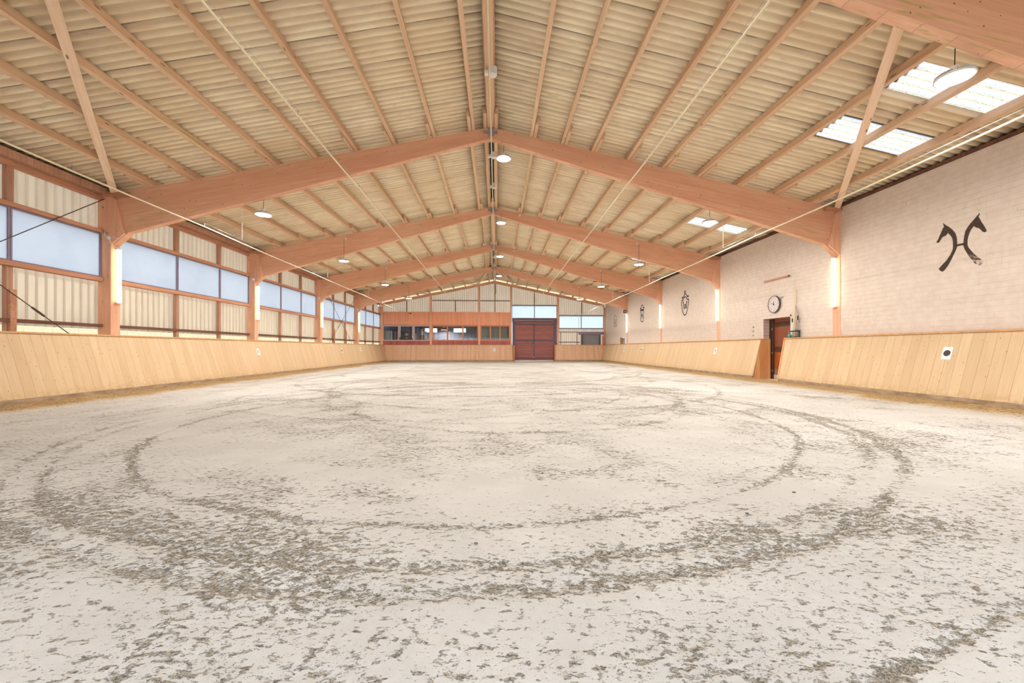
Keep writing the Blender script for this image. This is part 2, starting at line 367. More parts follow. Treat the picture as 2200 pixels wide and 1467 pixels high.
def make_sand():
    xs=np.unique(np.concatenate([np.arange(-10.02,-4,.045),np.arange(-4,4,.017),np.arange(4,10.03,.045)]).round(4))
    ys=np.unique(np.concatenate([np.arange(-1.6,1.1,.05),np.arange(1.1,6,.015),np.arange(6,14,.03),np.arange(14,38.0,.08)]).round(4))
    X,Y=np.meshgrid(xs,ys)
    rings=np.zeros_like(X); rough=np.zeros_like(X); H=np.zeros_like(X)
    # large patches of broken crust
    p1=fbm(X,Y*1.2,1.9,4,3,.6); p2=fbm(X,Y,.45,2,11)
    rough+=.30+ss(p1+.35*(p2-.5),.42,.68)*.55+.12*(1-ss(Y,1.5,3.2))
    wob=(fbm(X,Y,.9,2,21)-.5)*.25
    def ring(cx,cy,r,w,amp,depth=0.,arc=None):
        d=np.hypot(X-cx,Y-cy)+wob*.5-r
        m=np.exp(-(d/w)**2)*(.45+.9*fbm(X,Y,1.3,2,int(r*7)))
        if arc is not None:
            a=np.degrees(np.arctan2(Y-cy,X-cx))%360
            m=m*ss(a,arc[0],arc[0]+12)*(1-ss(a,arc[1]-12,arc[1]))
        return m*amp, -depth*np.exp(-(d/(w*.8))**2)+depth*.5*np.exp(-((d-w*1.5)/(w*.6))**2)+depth*.5*np.exp(-((d+w*1.5)/(w*.6))**2)
    inside=1-ss(np.hypot(X+.1,Y-7.8),4.4,4.9)
    for a in ((-.1,7.76,4.93,.05,1.3,.012),(-.1,8.08,5.75,.07,1.0,.012),(-.1,8.08,6.02,.07,1.1,.014),(-.1,8.1,6.6,.30,.5,.004),
              (-10.74,36.4,37.08,.035,1.1,.012),(.4,7.6,5.4,.25,.4,0),(2.28,13.06,9.76,.25,-.8,0.),(.6,9.5,3.6,.1,.8,.006),(.3,11.,4.4,.08,.7,.005),
              (-1.5,12.2,5.2,.08,.7,.005),(1.,14.,6.1,.09,.8,.006),(-.6,17.5,7.,.1,.8,.006),(.5,19,5.,.1,.7,.005),(0,22,7.6,.12,.8,.006),(-.5,24,4.5,.12,.8,.005),(.4,27,8.2,.14,.8,.006),(0,29,5.5,.14,.7,.005),(0,30,8.6,.15,.8,.006),
              (3.,4.5,7.4,.12,.5,.004),(-2.,3.8,6.9,.1,.5,.004)):
        m,h=ring(*a); rings+=m; H+=h*.35
    # harrow lines running round the track
    for k in range(7):
        xx=9.0-.32*k; 
        for sgn in (-1,1):
            d=X-sgn*(xx+ (fbm(X*0+k,Y,.12,2,5+k)-.5)*.6)
            rough+=np.exp(-(d/.05)**2)*.45*(vnoise(Y*.35,X*0+k,9)>.35)
    # straight lanes across the far half
    for k in range(26):
        yy=13+k*.95; d=Y-yy-(fbm(X,Y*0+k,.12,2,40+k)-.5)*2.2
        rough+=np.exp(-(d/(.05+.0035*yy))**2)*.6*ss(vnoise(X*.25+k*3,X*0+k,77),.3,.6)*(np.abs(X)<9)
    # trampled strip along the kerb, heaped up
    edge=np.maximum(ss(np.abs(X)+ (fbm(X,Y,.8,3,51)-.5)*.9,8.95,9.45),ss(Y+(fbm(X,Y,.8,3,52)-.5)*.8,36.7,37.3))
    rough=np.clip(rough,0,1.3); 
    rough=rough*(1-ss(fbm(X,Y*1.3,.45,2,61),.55,.72)*.6)
    rough=np.clip(np.clip(rough,0,.95)+rings*.75,0,1.3); rough=np.maximum(rough*(1-edge),edge*1.0)
    clod=fbm(X,Y,9,4,71,.6); clod2=fbm(X*1.1,Y,22,3,81,.6)
    H+=rough*((clod-.5)*.022+(clod2-.5)*.014)
    H+=(fbm(X,Y,.6,3,91)-.5)*.03
    H+=edge*(.05+.05*(np.clip((np.abs(X)-9.3)/.7,0,1))*fbm(X,Y,.7,3,92))
    H+=np.where((X>9.6)&(np.abs(Y-14.5)<.75),0.02,0)
    n=len(xs);m=len(ys)
    co=np.stack([X,Y,H],-1).reshape(-1,3).astype(np.float32)
    i=np.arange((m-1)*(n-1)); r=i//(n-1); c=i%(n-1); a=r*n+c
    fc=np.stack([a,a+1,a+n+1,a+n],-1).astype(np.int32)
    me=bpy.data.meshes.new('floor'); me.vertices.add(len(co)); me.vertices.foreach_set('co',co.ravel())
    me.loops.add(fc.size); me.loops.foreach_set('vertex_index',fc.ravel())
    me.polygons.add(len(fc)); me.polygons.foreach_set('loop_start',np.arange(0,fc.size,4,dtype=np.int32))
    me.update(calc_edges=True)
    me.polygons.foreach_set('use_smooth',np.ones(len(fc),dtype=bool))
    for nm,arr in (('broken',rough),('edge',edge)):
        at=me.attributes.new(nm,'FLOAT','POINT'); at.data.foreach_set('value',arr.reshape(-1).astype(np.float32))
    o=bpy.data.objects.new('floor',me); COL.objects.link(o); return o
def sand_mat():
    g=G('arena_sand'); v=g.obj(False)
    A=g.n('ShaderNodeAttribute'); A.attribute_name='broken'; R=A.outputs['Fac']
    B=g.n('ShaderNodeAttribute'); B.attribute_name='edge'; Eg=B.outputs['Fac']
    warp=g.n('ShaderNodeTexNoise'); g.l(v,warp.inputs['Vector']); warp.inputs['Scale'].default_value=7.
    va=g.n('ShaderNodeVectorMath',operation='MULTIPLY_ADD'); g.l(warp.outputs['Color'],va.inputs[0]); va.inputs[1].default_value=(.03,.03,.0); g.l(v,va.inputs[2]); w=va.outputs[0]
    n1=g.noise(g.map(w,(.75,1.3,1),rot=(0,0,.25)),20,7,.74)      # ragged crust flakes
    n2=g.noise(g.map(w,(.8,1.3,1),loc=(3,7,0)),46,5,.7)     # crumbs
    n3=g.noise(v,150,3,.6)
    n4=g.noise(v,4.5,4,.6)
    # where the crust is broken: threshold falls as 'broken' rises
    thr=g.math('SUBTRACT',.64,g.math('MULTIPLY',R,.115))
    thr=g.math('ADD',thr,g.math('MULTIPLY',g.math('SUBTRACT',n4,.5),-.16))
    d1=g.math('SUBTRACT',n1,thr)
    crumb=g.step(d1,-.015,.02)
    d2=g.math('SUBTRACT',n2,g.math('ADD',thr,.055))
    crumb2=g.math('MULTIPLY',g.step(d2,0.,.03),g.step(R,.1,.5))
    crumb=g.step(d1,-.03,.05); brk=g.math('MAXIMUM',crumb,g.math('MULTIPLY',crumb2,.6))
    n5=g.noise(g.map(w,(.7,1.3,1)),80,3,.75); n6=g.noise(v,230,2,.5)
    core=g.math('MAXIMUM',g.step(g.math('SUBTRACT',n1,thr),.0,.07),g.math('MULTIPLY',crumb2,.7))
    crevice_shade=g.math('MULTIPLY',core,g.math('MAXIMUM',g.step(n5,.50,.54),g.math('MULTIPLY',g.step(n2,.585,.64),.8)))  # shade in the crust crevices, painted as dark specks
    edge_shade=g.math('MULTIPLY',g.math('MULTIPLY',g.step(d1,-.01,.0),g.step(d1,.006,.02,1.,0.)),g.step(n5,.42,.56))  # thin shadow line painted along the flake edges
    crust=g.mix(g.step(g.noise(v,1.1,5,.6),.35,.68),lin(201,198,193),lin(211,208,203))
    crust=g.mix(g.math('MULTIPLY',g.step(n6,.4,.7),.14),crust,lin(182,172,160))
    loose=g.mix(g.step(n5,.4,.6),lin(204,184,152),lin(216,202,176))
    col=g.mix(g.math('MULTIPLY',brk,.7),crust,loose)
    col=g.mix(g.math('MULTIPLY',edge_shade,.45),col,lin(112,100,96))
    col=g.mix(g.math('MULTIPLY',crevice_shade,.7),col,g.mix(g.step(n4,.45,.55),lin(70,74,86),lin(96,86,78)))
    ecol=g.mix(g.step(n2,.35,.65),lin(176,140,88),lin(214,182,128))
    ecol=g.mix(g.math('MULTIPLY',g.step(n1,.5,.62),.6),ecol,lin(150,118,76))
    col=g.mix(g.math('MULTIPLY',Eg,.9),col,ecol)
    h=g.math('ADD',g.math('MULTIPLY',brk,-.8),g.math('MULTIPLY',g.math('MULTIPLY',n2,brk),1.3))
    h=g.math('ADD',h,g.math('MULTIPLY',n3,.08)); h=g.math('ADD',h,g.math('MULTIPLY',crevice_shade,-.7))
    return g.done(col,.95,.1,g.bump(h,.02,1.))
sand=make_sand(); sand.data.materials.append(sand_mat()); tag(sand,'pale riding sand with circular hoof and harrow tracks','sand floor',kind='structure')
for i,(x,y,s) in enumerate(((-1.76,2.35,.011),(.52,3.95,.011),(-2.9,1.98,.016),(1.93,2.9,.010),(-.06,2.55,.010),(2.6,3.3,.011))):
    mb=MB(); prof=[]
    n=10; v=[];f=[]
    for a in range(5):
        th=math.pi*(a+.5)/5
        for k in range(n):
            ph=2*math.pi*k/n; rr=s*(.8+.4*random.random()); v.append((rr*math.sin(th)*math.cos(ph)*1.4,rr*math.sin(th)*math.sin(ph),rr*.55*math.cos(th)))
    for a in range(4):
        for k in range(n): f.append((a*n+k,(a+1)*n+k,(a+1)*n+(k+1)%n,a*n+(k+1)%n))
    f.append(list(range(n))); f.append([4*n+k for k in range(n)][::-1])
    mb.add(v,f)
    o=mb.build('sand_clod',plain('dark_clod',(120,116,120),.9) if i==0 else bpy.data.materials['dark_clod'],smooth=True,loc=(x,y,.006))
    tag(o,'small dark clod lying on the pale sand','clod',group='dark clods scattered on the sand')

# ------------------------------------------------------------------ ceiling: corrugated fibre cement sheets
WAVE=.177; SHEET=.885
LIGHTS_R=[]
for n in range(5):
    y0=F[n]
    LIGHTS_R+= [(y0+1.62,y0+2.36),(y0+3.30,y0+4.05)]
def wave_pts(y0,y1,step=WAVE/8):
    n=int(round((y1-y0)/step)); return [y0+(y1-y0)*i/n for i in range(n+1)]
def sheet_z(y,k):
    fr=(y/SHEET-k)
    lap=.022*fr                                   # every sheet laps over its neighbour
    return .036*math.sin(2*math.pi*y/WAVE)+lap
def roof():
    mb=MB(); ys=[]; y=-1.6
    k0=math.floor(-1.6/SHEET)
    ysl=[]
    a=-1.6
    while a<38.62:
        b=min((math.floor(a/SHEET+1e-6)+1)*SHEET,38.62); ysl.append((a,b)); a=b+1e-9
        if b>=38.62: break
    V=[];Fc=[]
    for side in (-1,1):
        xb=[RX+side*.07, 2.2*side,4.4*side,6.3*side,7.64 if side>0 else -7.64,9.80 if side>0 else -9.8,11.0*side]
        for (a,b) in ysl:
            kk=math.floor(a/SHEET+1e-6)
            pts=wave_pts(a,b+.06)
            base=len(V)
            for y in pts:
                yy=y
                for xi,x in enumerate(xb):
                    V.append((x,y,top(x)+.214+sheet_z(yy,kk)))
            m=len(xb)
            for i in range(len(pts)-1):
                ym=(pts[i]+pts[i+1])/2
                for j in range(m-1):
                    if side>0 and j==4 and any(q0<ym<q1 for q0,q1 in LIGHTS_R): continue
                    A=base+i*m+j
                    Fc.append((A,A+1,A+m+1,A+m) if side<0 else (A,A+m,A+m+1,A+1))
            # lap edge
    mb.add(V,Fc)
    o=mb.build('ceiling',M['sheet'],smooth=True)
    md=o.modifiers.new('thick','SOLIDIFY'); md.thickness=.007; md.offset=1
    tag(o,'tan corrugated fibre cement roof sheets over the purlins','roof',kind='structure'); return o
roof()
nL=0
for n,(a,b) in enumerate(LIGHTS_R):
    mb=MB(); V=[];Fc=[]; pts=wave_pts(a-.03,b+.03); xs=[7.56,8.6,9.88]
    for y in pts:
        for x in xs: V.append((x,y,top(x)+.205+.036*math.sin(2*math.pi*y/WAVE)))
    for i in range(len(pts)-1):
        for j in range(2):
            A=i*3+j; Fc.append((A,A+3,A+4,A+1))
    mb.add(V,Fc); o=mb.build('rooflight',M['rooflight'],smooth=True)
    near='nearer' if n%2==0 else 'farther'; bay=ORD[n//2]
    tag(o,'white dirt-specked corrugated rooflight, %s of the pair in the %s bay from the camera'%(near,bay),'rooflight',group='corrugated rooflights in the right roof slope')
# ridge capping
mb=MB(); mb.prism([(RX-.3,7.945),(RX,8.01),(RX+.3,7.945),(RX+.3,7.955),(RX,8.02),(RX-.3,7.955)],-1.6,38.6)
tag(mb.build('trim_1',M['black']),'dark ridge capping above the slot between the ridge purlins','ridge capping',kind='structure')

# ------------------------------------------------------------------ portal frames
def rafter_obj(side,parent,name='rafter',fatY=(.06,.23)):
    # world outline (x,z), converted to the local frame of the beam (X along the slope)
    if side<0: P=[(RX,7.69),(-10.62,top(-10.62)),(-10.62,4.2),(-10.5,4.12),(-10.12,4.47),(RX,7.372)]
    else: P=[(RX,7.69),(10.62,top(10.62)),(10.62,4.16),(10.5,4.08),(10.09,4.43),(RX,7.372)]
    ang=-side*SLA; ca,sa=math.cos(ang),math.sin(ang); ox,oz=RX,7.69
    loc=[((x-ox)*ca+(z-oz)*sa, -(x-ox)*sa+(z-oz)*ca) for x,z in P]
    o=MB().prism(loc,*fatY).build(name,M['glulam'],parent,bevel=.006,loc=(ox,0,oz),rot=(0,-ang,0)); return o
def make_frame():
    r=empty('portal_frame')
    for s in (-1,1):
        kb,kt=(4.12,4.42) if s<0 else (4.08,4.38)
        P=[(s*10.88,-.1),(s*10.54,-.1),(s*10.54,kb),(s*10.20,kt),(s*10.40,5.36),(s*10.60,5.50),(s*10.88,5.46)]
        post=MB().prism(P,0,.28).build('post',M['glulam_post'],r,bevel=.008)
        if s<0:
            for (x,z) in ((-10.75,5.13),(-10.63,4.42)): MB().tube([(x,-.018,z),(x,.0,z)],.024,12).build('bolt',M['steel'],post)
        rafter_obj(s,r)
        # eave block
        MB().box(min(s*10.05,s*10.62),max(s*10.05,s*10.62),-.07,.02,5.42,5.54).build('eave_block',M['rail'],r,bevel=.004)
    # nailing plates at the ridge
    pl=MB()
    pl.box(RX-.21,RX+.2,.048,.059,7.50,7.60); pl.box(RX-.09,RX+.09,.046,.059,7.43,7.66)
    pl.build('hinge_plate',M['steel'],r)
    return r
proto=make_frame()
NF=['nearest','second','third','fourth','farthest']
frames=[]
for i in range(5):
    o=proto if i==0 else copy_tree(proto)
    o.location=(0,F[i],0)
    tag(o,('red-brown glued timber portal frame, '+('nearest, only its right rafter showing in the top right corner','second from camera, largest whole one in view','third from camera','fourth from camera','farthest of the full ones, close to the end wall')[i]),'timber frame','timber portal frames spanning the hall'); frames.append(o)

# ------------------------------------------------------------------ purlins
XL=[.64,1.765,2.9,3.98,5.1,6.22,7.3,8.41,9.525]; XR=[1.15,2.06,2.97,4.03,5.1,6.2,7.4,8.57,9.74]
def purlin_mesh(L):
    mb=MB(); mb.box(-L/2,L/2,-.045,.045,0,.178)
    me=mb.mesh('purlin',M['purlin']); return me
BAYS=[(-1.6,F[0]),(F[0],F[1]),(F[1],F[2]),(F[2],F[3]),(F[3],F[4]),(F[4],38.5)]
BN=['above the camera','in the nearest bay','in the second bay','in the third bay','in the fourth bay','in the end bay']
cache={}
for b,(ya,yb) in enumerate(BAYS):
    a=ya-.62 if b>0 else ya; e=yb+.28+.62 if b<5 else yb
    off=(-.05 if b%2==1 else .05)
    for s,XS in ((-1,[.1]+XL),(1,[.1]+XR)):
        for k,x in enumerate(XS):
            L=e-a+random.uniform(-.12,.12); key=(b,k%4)
            if key not in cache: cache[key]=purlin_mesh(e-a+random.uniform(-.12,.12))
            xc=RX+s*(x+off) if k==0 else s*(abs(x)+off)
            o=bpy.data.objects.new('purlin' if k else 'ridge_purlin',cache[key]); COL.objects.link(o)
            o.location=(xc,(a+e)/2,top(xc)+.001)
            o.rotation_euler=Matrix(((0,-math.cos(SLA)*1,0),(1,0,0),(0,0,1))).to_3x3().to_euler()
            # local X -> world Y, local Y -> down the slope, local Z -> normal
            ey=Vector((-math.cos(SLA),0,-(-s)*-math.sin(SLA)*-1)) if False else None
            t=Vector((math.cos(SLA),0,-s*math.sin(SLA))); nrm=Vector((s*math.sin(SLA),0,math.cos(SLA))); lx=Vector((0,1,0)); ly=nrm.cross(lx)
            Mx=Matrix((lx,ly,nrm)).transposed(); o.rotation_euler=Mx.to_euler()
            side='left' if s<0 else 'right'
            if k==0: tag(o,'%s of the two timber ridge purlins, %s'%(side,BN[b]),'purlin','ridge purlins')
            else: tag(o,'timber roof purlin %s, %s from the ridge on the %s slope'%(BN[b],ORD[k-1],side),'purlin','roof purlins on the %s slope'%side)
# eave purlins
for b,(ya,yb) in enumerate(BAYS):
    for s in (-1,1):
        mb=MB()
        if s<0: mb.box(-10.78,-10.62,ya+.29 if b else ya,yb-.01,5.465,5.645)
        else: mb.box(10.60,10.76,ya+.29 if b else ya,yb-.01,5.54,5.65)
        o=mb.build('eave_purlin',M['stud' if s<0 else 'darkwood'],bevel=.004)
        tag(o,'dark eave purlin on top of the %s wall %s'%('left panelled' if s<0 else 'right white brick',BN[b]),'purlin','eave purlins')
tag(MB().box(-10.97,-10.965+.0,-1.6,38.4,5.4,5.85).build('trim_2',M['darkwood']),'dark filler board closing the left eave',kind='structure')
tag(MB().box(10.80,10.82,-1.6,38.4,5.4,5.80).build('trim_3',M['darkwood']),'dark filler board closing the right eave',kind='structure')
# diagonal boards under the purlins
def board(name,p,q,w,t,mat,label,cat='brace',group=None,drop=.0):
    p=Vector(p);q=Vector(q); L=(q-p).length; X=(q-p).normalized()
    s=1 if p.x>0 or q.x>0 else -1
    nrm=Vector((s*math.sin(SLA),0,math.cos(SLA))); Y=nrm.cross(X).normalized(); Z=X.cross(Y)
    o=MB().box(0,L,-w/2,w/2,-t,0).build(name,mat,bevel=.003); o.matrix_world=Matrix.Translation(p-Z*drop) @ Matrix((X,Y,Z)).transposed().to_4x4()
    return tag(o,label,cat,group)
for i,(s,a,b,lb) in enumerate((( -1,(-10.42,11.68),(-5.75,5.33),'pale diagonal bracing board near the top left, above the first side windows'),
     (1,(10.42,11.68),(5.95,5.33),'pale diagonal bracing board near the top right, crossing the rooflights'),
     (-1,(-10.4,25.2),(-6.1,31.5),'pale diagonal bracing board on the left between fourth and fifth frames'),
     (1,(10.4,25.2),(6.05,31.5),'pale diagonal bracing board on the right between fourth and fifth frames'),
     (-1,(-10.2,31.9),(-6.2,38.25),'diagonal bracing board on the left eave side of the end bay'),
     (1,(10.2,31.9),(6.1,38.25),'diagonal bracing board on the right eave side of the end bay'),
     (-1,(-6.3,31.9),(-1.75,38.25),'diagonal bracing board left of the ridge half way down the end bay'),
     (1,(6.3,31.9),(1.7,38.25),'diagonal bracing board right of the ridge half way down the end bay'),
     (-1,(-.35,31.9),(-1.65,38.25),'steep bracing board from the ridge, left one in the end bay'),
     (1,(.2,31.9),(1.72,38.25),'steep bracing board from the ridge, right one in the end bay'))):
    z=lambda x:top(x)-.004
    board('bracing_board',(a[0],a[1],z(a[0])),(b[0],b[1],z(b[0])),.15,.045,M['pale_timber'],lb,group='roof bracing boards')
# ------------------------------------------------------------------ left wall (translucent trapezoidal sheets, studs, rails, windows)
def trap(a,b,pitch=.207,d=-.045):
    """(coordinate, depth) points of a trapezoidal sheet from a to b"""
    pts=[];k=math.floor(a/pitch)
    while k*pitch<b+pitch:
        u=k*pitch
        for du,dd in ((0,0),(.135,0),(.150,d),(.190,d),(.205,0)):
            if a-1e-6<=u+du<=b+1e-6: pts.append((u+du,dd))
        k+=1
    if not pts or pts[0][0]>a+1e-4: pts.insert(0,(a,0))
    if pts[-1][0]<b-1e-4: pts.append((b,0))
    return pts
def sheetX(mb,x,a,b,z0,z1):       # in the plane X=x
    P=trap(a,b); V=[(x+d,y,z0) for y,d in P]+[(x+d,y,z1) for y,d in P]; n=len(P)
    mb.add(V,[(i,i+1,n+i+1,n+i) for i in range(n-1)])
def sheetY(mb,y,a,b,z0,z1f):
    P=trap(a,b); V=[(x,y-d,z0) for x,d in P]+[(x,y-d,z1f(x)) for x,d in P]; n=len(P)
    mb.add(V,[(i,i+1,n+i+1,n+i) for i in range(n-1)])
mb=MB()
sheetX(mb,-10.955,-1.6,38.4,4.44,5.56); sheetX(mb,-10.955,-1.6,38.4,1.78,3.12)
o=mb.build('wall_left',M['grp']); tag(o,'cream corrugated translucent cladding of the left side','wall',kind='structure')
mb=MB(); sheetX(mb,-11.06,-1.6,38.4,-.1,1.80)
o=mb.build('wall_left_base',M['grp_light']); tag(o,'lower cladding sheet showing as a bright notched strip above the kickboard','wall',kind='structure')
WB=[(-1.6+.01,F[0])]+[(F[i]+.28,F[i+1]) for i in range(4)]+[(F[4]+.28,38.3)]
WN=['beside the camera','in the nearest bay','in the second bay','in the third bay','in the fourth bay','in the end bay']
wi=0
for b,(ya,yb) in enumerate(WB):
    base=(F[b-1] if b>0 else F[0]-BAY)
    st=[base+2.6,base+4.72] if b!=1 else [base+2.45,base+4.48]
    st=[s for s in st if ya<s<yb-.2]
    # rails
    for nm,z0,z1,x1,mt,lb in (('window_head_rail',4.42,4.52,-10.72,M['rail'],'rail over the side windows %s'),
                       ('window_sill_rail',3.09,3.20,-10.72,M['rail'],'sill rail under the side windows %s'),
                       ('girt_rail',1.835,1.915,-10.74,M['darkwood'],'thin dark rail low on the left cladding %s'),
                       ('eave_rail',5.33,5.46,-10.76,M['rail'],'orange eave rail on top of the left cladding %s')):
        L=yb-ya-.004
        o=MB().box(-L/2,L/2,-(x1+10.90)/2,(x1+10.90)/2,z0,z1).build(nm,mt,bevel=.004,loc=((x1-10.90)/2,(ya+yb)/2,0),rot=(0,0,math.pi/2))
        tag(o,'wooden '+lb%WN[b],'rail','%ss of the left wall'%nm.replace('_',' '))
    for k,sy in enumerate(st):
        t=empty('wall_stud',(-10.84,sy,1.5))
        tag(t,'brown wall stud, %s of the pair %s, left wall'%('nearer' if k==0 else 'farther',WN[b]),'stud','studs of the left wall')
        MB().box(-.05,.05,0,.125,.0,1.59).build('lower_stud',M['stud'],t,bevel=.004,loc=(-.0,0,0))
        MB().box(-.05,.06,0,.13,3.02,3.83).build('upper_stud',M['stud'],t,bevel=.004)
        if b==1 and k==1 or b==4:
            MB().box(.055,.11,0.02,.14,.0,1.07).build('scab_board',M['rail'],t,bevel=.003)
    # windows: panes between mullions
    cuts=[ya]+[s+.06 for s in st]+[yb]
    for k in range(len(cuts)-1):
        wi+=1; a,e=cuts[k]+.005,cuts[k+1]-.005
        fr=MB(); t=.035
        fr.box(-10.84,-10.78,a,a+t,3.205,4.415); fr.box(-10.84,-10.78,e-t,e,3.205,4.415)
        fr.box(-10.84,-10.78,a+t,e-t,3.205,3.205+.03); fr.box(-10.84,-10.78,a+t,e-t,4.415-.03,4.415)
        w=fr.build('window_%d'%wi,M['sill'])
        MB().box(-10.815,-10.808,a+t,e-t,3.235,4.385).build('pane',M['pane'],w)
        tag(w,'frosted side window pane, %s of three %s'%(('nearest','middle','farthest')[k],WN[b]),'window',kind='structure')
# steel cross braces
def rod(name,p,q,label,buckle=None,group=None):
    o=MB().tube([p,q],.011,8).build(name,M['rod'],smooth=True); tag(o,label,'brace rod',group)
    if buckle:
        p=Vector(p);q=Vector(q);d=(q-p).normalized();c=p+(q-p)*buckle
        mb=MB(); up=Vector((0,-d.z,d.y))
        for s in(-1,1): mb.tube([c-d*.13+up*.02*s,c+d*.13+up*.02*s],.007,6)
        mb.tube([c-d*.16,c-d*.12],.022,8); mb.tube([c+d*.12,c+d*.16],.022,8); mb.build('turnbuckle',M['rod'],o)
    return o
X=-10.70
rod('brace_rod',(X,F[0]+.3,.50),(X,F[1]-.01,5.36),'thin dark steel rod rising to the top of the post at left edge',group='steel cross bracing rods')
rod('brace_rod',(X+.03,F[1]-.03,.96),(X+.03,F[0]+.3,5.45),'thin dark steel rod with a turnbuckle sloping down to the kickboard at left edge',.255,group='steel cross bracing rods')
rod('brace_rod',(X,F[3]+.3,5.51),(X,F[4]-.03,1.08),'far crossing steel rod sloping down away from the camera over the left windows',group='steel cross bracing rods')
rod('brace_rod',(X+.03,F[3]+.3,.66),(X+.03,F[4]-.03,5.24),'far crossing steel rod rising away from the camera over the left windows',.45,group='steel cross bracing rods')

# ------------------------------------------------------------------ right wall: painted blocks between the posts
mb=MB(); XW=10.555
DY0,DY1,DZ=13.83,15.29,2.375; VY0,VY1,VZ0,VZ1=32.40,33.68,1.2,2.15
for b,(ya,yb) in enumerate(WB):
    if b==5: yb=38.4
    if ya<DY0<yb:
        mb.box(XW,XW+.24,ya,DY0,-.1,5.535); mb.box(XW,XW+.24,DY1,yb,-.1,5.535); mb.box(XW,XW+.24,DY0,DY1,DZ,5.535)
    elif ya<VY0<yb:
        mb.box(XW,XW+.24,ya,VY0,-.1,5.535); mb.box(XW,XW+.24,VY1,yb,-.1,5.535); mb.box(XW,XW+.24,VY0,VY1,VZ1,5.535); mb.box(XW,XW+.24,VY0,VY1,-.1,VZ0)
    else: mb.box(XW,XW+.24,ya,yb,-.1,5.535)
tag(mb.build('wall_right',M['brick']),'white painted block wall along the right side','wall',kind='structure')
# hatch near the far end
mb=MB(); mb.box(XW+.2,XW+.23,VY0+.02,VY1-.02,VZ0,VZ1-.02)
w=mb.build('window_40',M['bluedoor']); tag(w,'small blue grey hatch low in the far end of the white wall','window',kind='structure')
MB().box(XW+.001,XW+.2,VY1-.045,VY1-.002,VZ0,VZ1-.02).build('window_reveal',M['ochre'],w)
# door opening in the right wall
d=empty('door_1',(10.8,14.5,0)); tag(d,'brown red stable door in the opening of the white wall','door',kind='structure')
def child(mb,name,mat,par,bevel=0):
    o=mb.build(name,mat,par,bevel=bevel); o.matrix_parent_inverse=Matrix.Translation(-par.location) if par.location.length else Matrix(); return o
child(MB().box(XW+.003,XW+.235,DY1-.012,DY1-.002,1.62,DZ-.005),'jamb',M['jamb'],d)
gm=MB()
for k in range(1,7): gm.box(XW+.003,XW+.235,DY1-.0155,DY1-.0125,1.62+.125*k-.004,1.62+.125*k+.004)
child(gm,'jamb_joints',M['leaf_dark'],d)
child(MB().box(10.86,10.90,DY1-.12,DY1-.03,0,DZ-.01),'door_post',M['leaf_dark'],d,.003)
lf=child(MB().box(10.93,10.96,13.2,15.22,1.08,2.6),'upper_leaf',M['leaf'],d)
child(MB().box(10.918,10.93,13.4,15.12,2.07,2.25),'upper_band',M['leaf_dark'],d)
child(MB().box(10.918,10.93,13.4,15.14,1.12,1.30),'middle_band',M['leaf_dark'],d)
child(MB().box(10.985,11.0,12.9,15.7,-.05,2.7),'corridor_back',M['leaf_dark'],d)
child(MB().box(10.80,10.985,15.30,15.34,-.05,2.6),'frame_side',M['leaf_dark'],d)
hd=MB(); hd.tube([(10.90,14.35,1.70),(10.90,14.35,1.86)],.012,8); hd.tube([(10.90,14.35,1.70),(10.93,14.35,1.70)],.01,6); hd.tube([(10.90,14.35,1.86),(10.93,14.35,1.86)],.01,6)
child(hd,'door_handle',M['steel'],d)
child(MB().box(10.93,10.96,13.2,15.19,.43,1.08),'lower_leaf',M['leaf_orange'],d)
child(MB().box(10.92,10.96,13.2,15.17,.22,.43),'kick_plate',M['kerb'],d)
child(MB().box(10.90,10.96,13.2,15.19,.06,.22),'bottom_rail',M['pale_timber'],d)
hg=MB()
for z in (.33,1.02,1.95): hg.box(10.845,10.86,DY1-.11,DY1-.06,z,z+.07)
child(hg,'hinge',M['steel'],d)
child(MB().box(10.05,11.0,13.83,15.23,-.05,.045),'corridor_light_board',M['white'],d,.006)  # corridor light on the floor, painted as a white board

# ------------------------------------------------------------------ kickboards
KB,KT,KX0,KX1=.17,1.575,10.02,10.42
def kick_side(s,a0,a1,b0,b1,label,mat,sect):
    """a: Y range at the bottom, b: Y range at the top"""
    x0,x1=s*KX0,s*KX1; L=math.hypot(KX1-KX0,KT-KB); t=.035*s
    mb=MB(); V=[(x0,a0,KB),(x0,a1,KB),(x1,b1,KT),(x1,b0,KT)]; V2=[(x+t,y,z) for x,y,z in V]
    uv=[(a0,0),(a1,0),(b1,L),(b0,L)]
    f=(0,1,2,3) if s<0 else (0,3,2,1); uvf=[uv[i] for i in f]
    mb.add(V,[f],[uvf]); mb.add(V2,[f[::-1]],[uvf[::-1]])
    mb.add([V[0],V2[0],V2[3],V[3]],[(0,1,2,3)],[[(a0,0),(a0+.02,0),(a0+.02,L),(a0,L)]]); mb.add([V[1],V2[1],V2[2],V[2]],[(0,3,2,1)],[[(a1,0),(a1,L),(a1+.02,L),(a1+.02,0)]])
    mb.add([V[0],V[1],V2[1],V2[0]],[(0,1,2,3)],[[(0,0)]*4])
    r=empty('kickboard',(x0,(a0+a1)/2,0)); tag(r,label,'kickboard','sloping kickboards around the arena')
    child(mb,'plank_facing',mat,r)
    c=MB(); c.box(min(s*10.39,s*10.535),max(s*10.39,s*10.535),b0,b1,KT+.002,KT+.042); child(c,'cap_rail',M['cap'],r,.004)
    kb=MB(); kb.box(min(s*10.0,s*10.12),max(s*10.0,s*10.12),a0,a1,-.12,KB-.004); child(kb,'kerb_sleeper',M['kerb'],r,.012)
    return r
kick_side(-1,-1.6,37.86,-1.6,38.2,'long left kickboard of pale knotty boards below the side windows',M['kick'],0)
